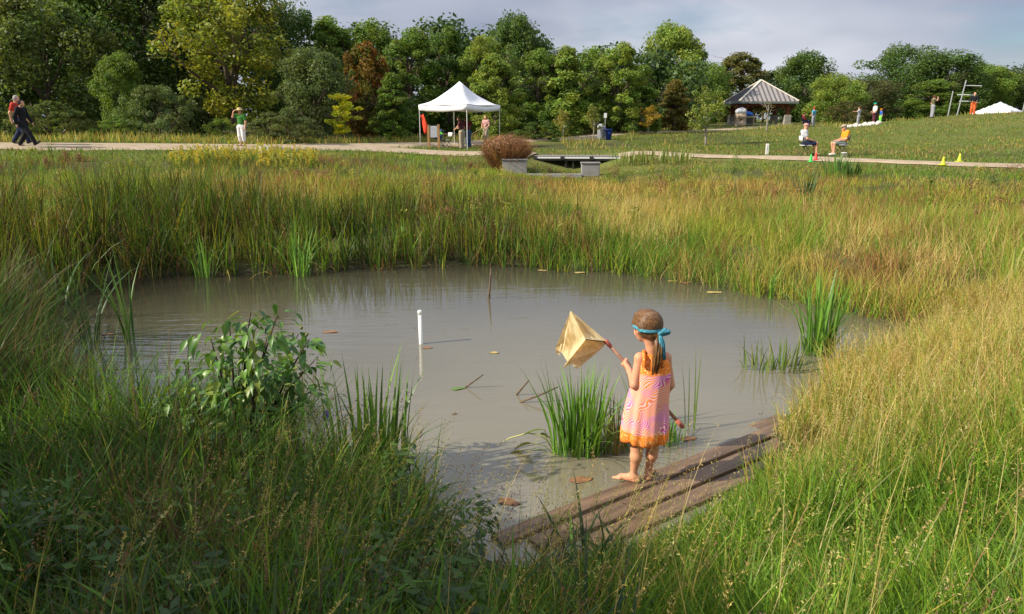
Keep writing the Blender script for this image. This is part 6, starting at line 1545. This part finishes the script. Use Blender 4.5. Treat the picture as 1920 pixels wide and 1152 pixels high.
a, c = at_y(1000, 292, 35.4), at_y(1172, 293.5, 35.0); L0 = c.x - a.x
br = thing('footbridge', 'low dark footbridge with pale edge beam crossing the outlet', 'bridge', (a.x, 35.4, a.z - .25), math.atan2(c.y - a.y, L0))
nbq = 26
DECK = mat('grey_deck', (.24, .22, .20), .8, .2, noise=.3, nscale=12)
for k_ in range(nbq): MB().box((L0 * (k_ + .5) / nbq, .75, .20), (L0 / nbq - .015, 1.5, .05)).build('deck_board', DECK, br)
MB().box((L0 / 2, .02, .10), (L0, .10, .14)).build('edge_beam', M['black_metal'], br, bevel=.01)
MB().box((L0 / 2, 1.45, .10), (L0, .10, .14)).build('edge_beam', M['black_metal'], br, bevel=.01)
for k_, (s0, s1) in enumerate(((.02, .30), (.34, .62), (.66, .96))): MB().box((L0 * (s0 + s1) / 2, -.045, .155), (L0 * (s1 - s0), .02, .06)).build('trim', M['white_metal'], br)
for q in (.02, .32, .64, .98): MB().box((L0 * q, -.05, .15), (.16, .06, .16)).build('bracket', M['black_metal'], br)
for q in (.36, .44): MB().bar((L0 * q, .1, .05), (L0 * q, .1, -.9), .08).build('pile', M['black_metal'], br)
# rust coloured bush over the weir wall
rr = np.random.default_rng(9); Yb = 32.2; xb = x_at(950, Yb); zb_ = hz1(xb, Yb)
bush = thing('dry_bush', 'rounded reddish brown bush leaning over the left weir wall', 'bush', (xb, Yb, zb_))
G = Grass(); n = 4200; a = rr.uniform(0, 6.28, n); r_ = .75 * np.sqrt(rr.uniform(0, 1, n))
colb = palette(rr, n, [(.30, .15, .085), (.36, .20, .10), (.22, .11, .07), (.15, .13, .05)], [3, 2, 2, 1])
G.add(*blades(np.stack([np.cos(a) * r_ * .7, np.sin(a) * r_ * .6, np.full(n, -.1)], 1), rr.uniform(.8, 1.7, n), np.full(n, .022), a + rr.normal(size=n) * .5, np.clip(r_ * .45 + rr.normal(size=n) * .1, 0, .8), np.clip(rr.normal(.2, .15, n), 0, .6), colb, 3, None, rr.uniform(0, 6.28, n)))
m_ = 5200; u = rr.normal(size=(m_, 3)); u /= np.linalg.norm(u, axis=1)[:, None]; pc = u * np.array([1.12, .9, .62]) * rr.uniform(.5, 1.0, (m_, 1)) + np.array([0, 0, .92])
V_, F_, C_c = leaf_quads(pc, rr.uniform(.05, .11, m_), u, rr, palette(rr, m_, [(.32, .16, .09), (.40, .22, .12), (.22, .11, .07), (.30, .24, .10)], [3, 2, 2, 1]))
G.add(V_, F_, np.zeros((0, 3), int), C_c)
me = mesh_np('foliage', np.concatenate(G.V), [np.concatenate(G.Q), np.concatenate(G.T)], np.concatenate(G.C)); me.materials.append(M['grass']); obj('twigs', me, None, bush)

# ================================================================== pavilion
PY = 82.0; pc_ = gpt(1420, PY); hwid = 52 * PY / FPX
pav = thing('picnic_pavilion', 'open timber picnic pavilion with grey hipped metal roof on the far lawn', 'pavilion', tuple(pc_))
ez = at_y(1424, 190, PY - hwid).z - pc_.z; rz = at_y(1424, 151, PY).z - pc_.z
npn = 13
for q in range(4):
    R_ = Matrix.Rotation(q * PI / 2, 3, 'Z')
    for k_ in range(npn):
        x0, x1 = -hwid + 2 * hwid * k_ / npn, -hwid + 2 * hwid * (k_ + 1) / npn
        def up(x_, lift=0):
            t_ = 1 - abs(x_) / hwid; return R_ @ Vector((x_, -hwid * (1 - t_), ez + (rz - ez) * t_ + lift))
        def ev(x_, lift=0): return R_ @ Vector((x_, -hwid, ez + lift))
        g_ = .02; top = [ev(x0 + g_), ev(x1 - g_), up(x1 - g_)] + ([up(0)] if x0 < -1e-6 < x1 - 1e-6 and x0 * x1 < 0 else []) + [up(x0 + g_)]
        k2 = len(top); low_ = [p_ - Vector((0, 0, .06)) for p_ in top]
        pn = MB().add(top + low_, [tuple(range(k2)), tuple(range(2 * k2 - 1, k2 - 1, -1))] + [(i, k2 + i, k2 + (i + 1) % k2, (i + 1) % k2) for i in range(k2)]).build('roof_panel', M['roof'], pav)
        if k_: MB().bar(ev(x0, .03), up(x0, .03), .09, .10).build('seam', mat('dark_seam', (.10, .10, .105), .5) if k_ == 1 and q == 0 else bpy.data.materials['dark_seam'], pav)
    MB().bar(R_ @ Vector((-hwid, -hwid, ez + .05)), Vector((0, 0, rz + .06)), .22, .08).build('hip_cap', M['straw'] if False else mat('cream_hip', (.62, .56, .45), .5), pav)
    MB().bar(R_ @ Vector((-hwid, -hwid + .05, ez - .13)), R_ @ Vector((hwid, -hwid + .05, ez - .13)), .08, .2).build('fascia', M['greygreen'], pav)
    MB().bar(R_ @ Vector((-hwid * .78, -hwid * .76, ez - .30)), R_ @ Vector((hwid * .78, -hwid * .76, ez - .30)), .22, .34).build('beam', M['wood_red'], pav)
for sx, sy in ((-.8, -.76), (.72, -.76), (-.72, .76), (.8, .76), (-.1, .76)):
    x_, y_ = sx * hwid, sy * hwid
    MB().box((x_, y_, ez / 2 - .1), (.36, .36, ez - .3)).build('post', M['wood_red'], pav, bevel=.02)
    MB().box((x_, y_, .45), (.70, .70, 1.1)).build('stone_base', M['stone'], pav, bevel=.04)
    for s_ in (-1, 1): MB().bar((x_, y_, ez - 1.0), (x_ + s_ * .7, y_, ez - .42), .18).build('brace', M['wood_red'], pav)
MB().box((0, 0, .04), (2 * hwid * .9, 2 * hwid * .9, .1)).build('floor_slab', M['concrete'], pav)
g = Vector((x_at(1386, 79), 79, hz1(x_at(1386, 79), 79)))
def lump(name, label, cat, px, Y, parts):
    g = gpt(px, Y); o = thing(name, label, cat, tuple(g)); 
    for nm, m_, prims in parts: skin_obj(nm, prims, .05, .05, M[m_], o)
lump('cloth_bundle', 'grey-white bundle on an orange crate at the left pavilion post', 'bundle', 1386, 77.5, [('bundle', 'palegrey', [((-.25, 0, 1.45), (.3, 0, 1.45), .3, .32), ((0, 0, 1.6), (.1, 0, 1.65), .25, .2)]), ('crate', 'tan', [((-.3, -.1, .2), (.3, -.1, .2), .3, .3), ((-.3, -.1, 1.0), (.3, -.1, 1.0), .3, .3), ((-.3, 0, .2), (-.3, 0, 1.0), .28, .28), ((.3, 0, .2), (.3, 0, 1.0), .28, .28)])])
lump('blue_bag', 'bright blue bag lying on a bench under the pavilion', 'bag', 1400, 78, [('bag', 'blue', [((-.35, 0, 1.2), (.35, 0, 1.15), .2, .18), ((0, 0, 1.25), (.1, 0, 1.3), .18, .16)]), ('bench', 'tan', [((-.7, 0, .9), (.7, 0, .9), .1, .1), ((-.6, 0, .05), (-.6, 0, .9), .07, .07), ((.6, 0, .05), (.6, 0, .9), .07, .07)])])

# ================================================================== people and things on the hill
person('person in blue shirt and red cap standing beside the bushes right of the pavilion', tuple(gpt(1523, 70)), 1.72, .6, HOLD, 'skyblue', 'greycloth', hat='cap', hatmat='red', vox=.035)
person('person in dark red sitting low left of the one in the blue shirt', tuple(gpt(1506, 70)), 1.7, -PI / 2, SIT, 'darkred', 'navy', sleeve='long', vox=.035)
st_ = gpt(1506, 70); folding_chair('dark folding chair under the person in dark red near the pavilion', tuple(st_), -PI / 2, back='black')
POINT = dict(elL=(-.2, .06, .74), wrL=(-.28, .18, .76), haL=(-.32, .22, .765))
person('person in grey clothes stretching an arm to the left on the hill crest', tuple(gpt(1607, 63.5)), 1.62, .9, POINT, 'palegrey', 'greycloth', vox=.032)
person('person in white shirt and green cap on the hill crest', tuple(gpt(1636, 63)), 1.78, PI / 2, HOLD, 'white', 'maroon', hat='cap', hatmat='teal', vox=.032)
person('child in blue and bright green right beside the green-capped person', tuple(gpt(1648, 62.5)), 1.25, PI / 2, {}, 'blue', 'lime', hat='cap', hatmat='orange', vox=.03)
EYES = dict(elR=(.19, .06, .76), wrR=(.11, .12, .87), haR=(.09, .11, .91))
person('lone person in dark green holding up an arm on the hill crest', tuple(gpt(1743, 61.3)), 1.75, -PI / 2, EYES, 'olive', 'greycloth', vox=.032)
person('person in black top and orange-red trousers beside the pole frame on the crest', tuple(gpt(1818, 59.5)), 1.72, 2.6, HOLD, 'black', 'orangered', sleeve='long', vox=.032)
# row of pale stones
rk = random.Random(4)
STN = mat('pale_stone', (.66, .60, .54), .85, .2, noise=.25, nscale=5, bump=.3)
stm_ = []
for q in range(3):
    V_, Q_ = surface([((-.1, 0, .1), (.12, .02, .1), .15, .12), ((0, .05, .12 + .03 * q), (.02, -.05, .14), .14, .13)], .05, .05); me = mesh_np('stone', V_, [Q_], None, True); me.materials.append(STN); stm_.append(me)
for k_ in range(11):
    px = 1590 + k_ * 5.6 + rk.uniform(-1.5, 1.5); g = gpt(px, 62.2 - .06 * k_); o = obj('stone', stm_[k_ % 3]); o.location = g - Vector((0, 0, .03)); o.rotation_euler = (0, 0, rk.uniform(0, 6)); s_ = rk.uniform(.8, 1.3); o.scale = (s_, s_, s_)
    tag(o, 'pale rounded stone in the row at the feet of the people on the crest', 'stone', 'row of pale stones on the crest')
# frame of poles
fx = gpt(1795, 62); fr = thing('pole_frame', 'tall metal frame of two leaning poles with crossbars on the hill crest', 'frame', tuple(fx))
MB().tube([(-.25, 0, -.1), (.12, 0, 2.75)], .05, 8).build('pole', M['grey_metal'], fr); MB().tube([(-.45, .9, -.1), (-.30, .9, 1.95)], .05, 8).build('pole', M['grey_metal'], fr)
for z_, x0, x1 in ((2.35, .07, 1.6), (1.65, -.25, 1.2), (1.15, .0, 1.35)): MB().tube([(x0, 0 if z_ > 2 else .3, z_), (x1, .3, z_ - .02)], .035, 8).build('crossbar', M['white_metal'], fr)
MB().tube([(1.35, .3, -.1), (1.35, .3, 1.2)], .035, 8).build('pole', M['grey_metal'], fr)
g = gpt(1912, 60); po = thing('tall_pole', 'slim pale pole leaning at the right picture edge on the hill', 'pole', tuple(g)); MB().tube([(-.05, 0, -.1), (.22, 0, 3.5)], [.05, .04], 8).build('shaft', M['grey_metal'], po); MB().box((0, 0, .04), (.3, .3, .1)).build('base', M['concrete'], po)
# small white tent beyond the crest
g = gpt(1867, 70); t2 = thing('canopy_tent', 'low white tent roof showing over the crest at right', 'tent', tuple(g), .62)
S2_ = 1.6; bz = at_y(1867, 216, 70).z - g.z; pz = at_y(1867, 191, 70).z - g.z
v = []; n = 10
for i in range(n + 1):
    for j in range(n + 1):
        u, w = i / n * 2 - 1, j / n * 2 - 1; m_ = max(abs(u), abs(w)); v.append((u * S2_, w * S2_, bz + .2 + (pz - bz - .2) * (1 - m_) ** .97))
cn2 = MB().add(v, [(i * (n + 1) + j, (i + 1) * (n + 1) + j, (i + 1) * (n + 1) + j + 1, i * (n + 1) + j + 1) for i in range(n) for j in range(n)]).build('canopy', M['white_cloth'], t2, True); cn2.modifiers.new('cloth', 'SOLIDIFY').thickness = .006
for q in range(4):
    R_ = Matrix.Rotation(q * PI / 2, 3, 'Z'); MB().add([R_ @ Vector((-S2_, -S2_ - .004, bz - .05)), R_ @ Vector((S2_, -S2_ - .004, bz - .05)), R_ @ Vector((S2_, -S2_ - .004, bz + .2)), R_ @ Vector((-S2_, -S2_ - .004, bz + .2))], [(0, 1, 2, 3)]).build('valance', M['white_cloth'], cn2).modifiers.new('cloth', 'SOLIDIFY').thickness = .006
    MB().bar(R_ @ Vector((S2_ * .97, S2_ * .97, -.05)), R_ @ Vector((S2_ * .97, S2_ * .97, bz + .18)), .05).build('leg', M['white_metal'], t2)
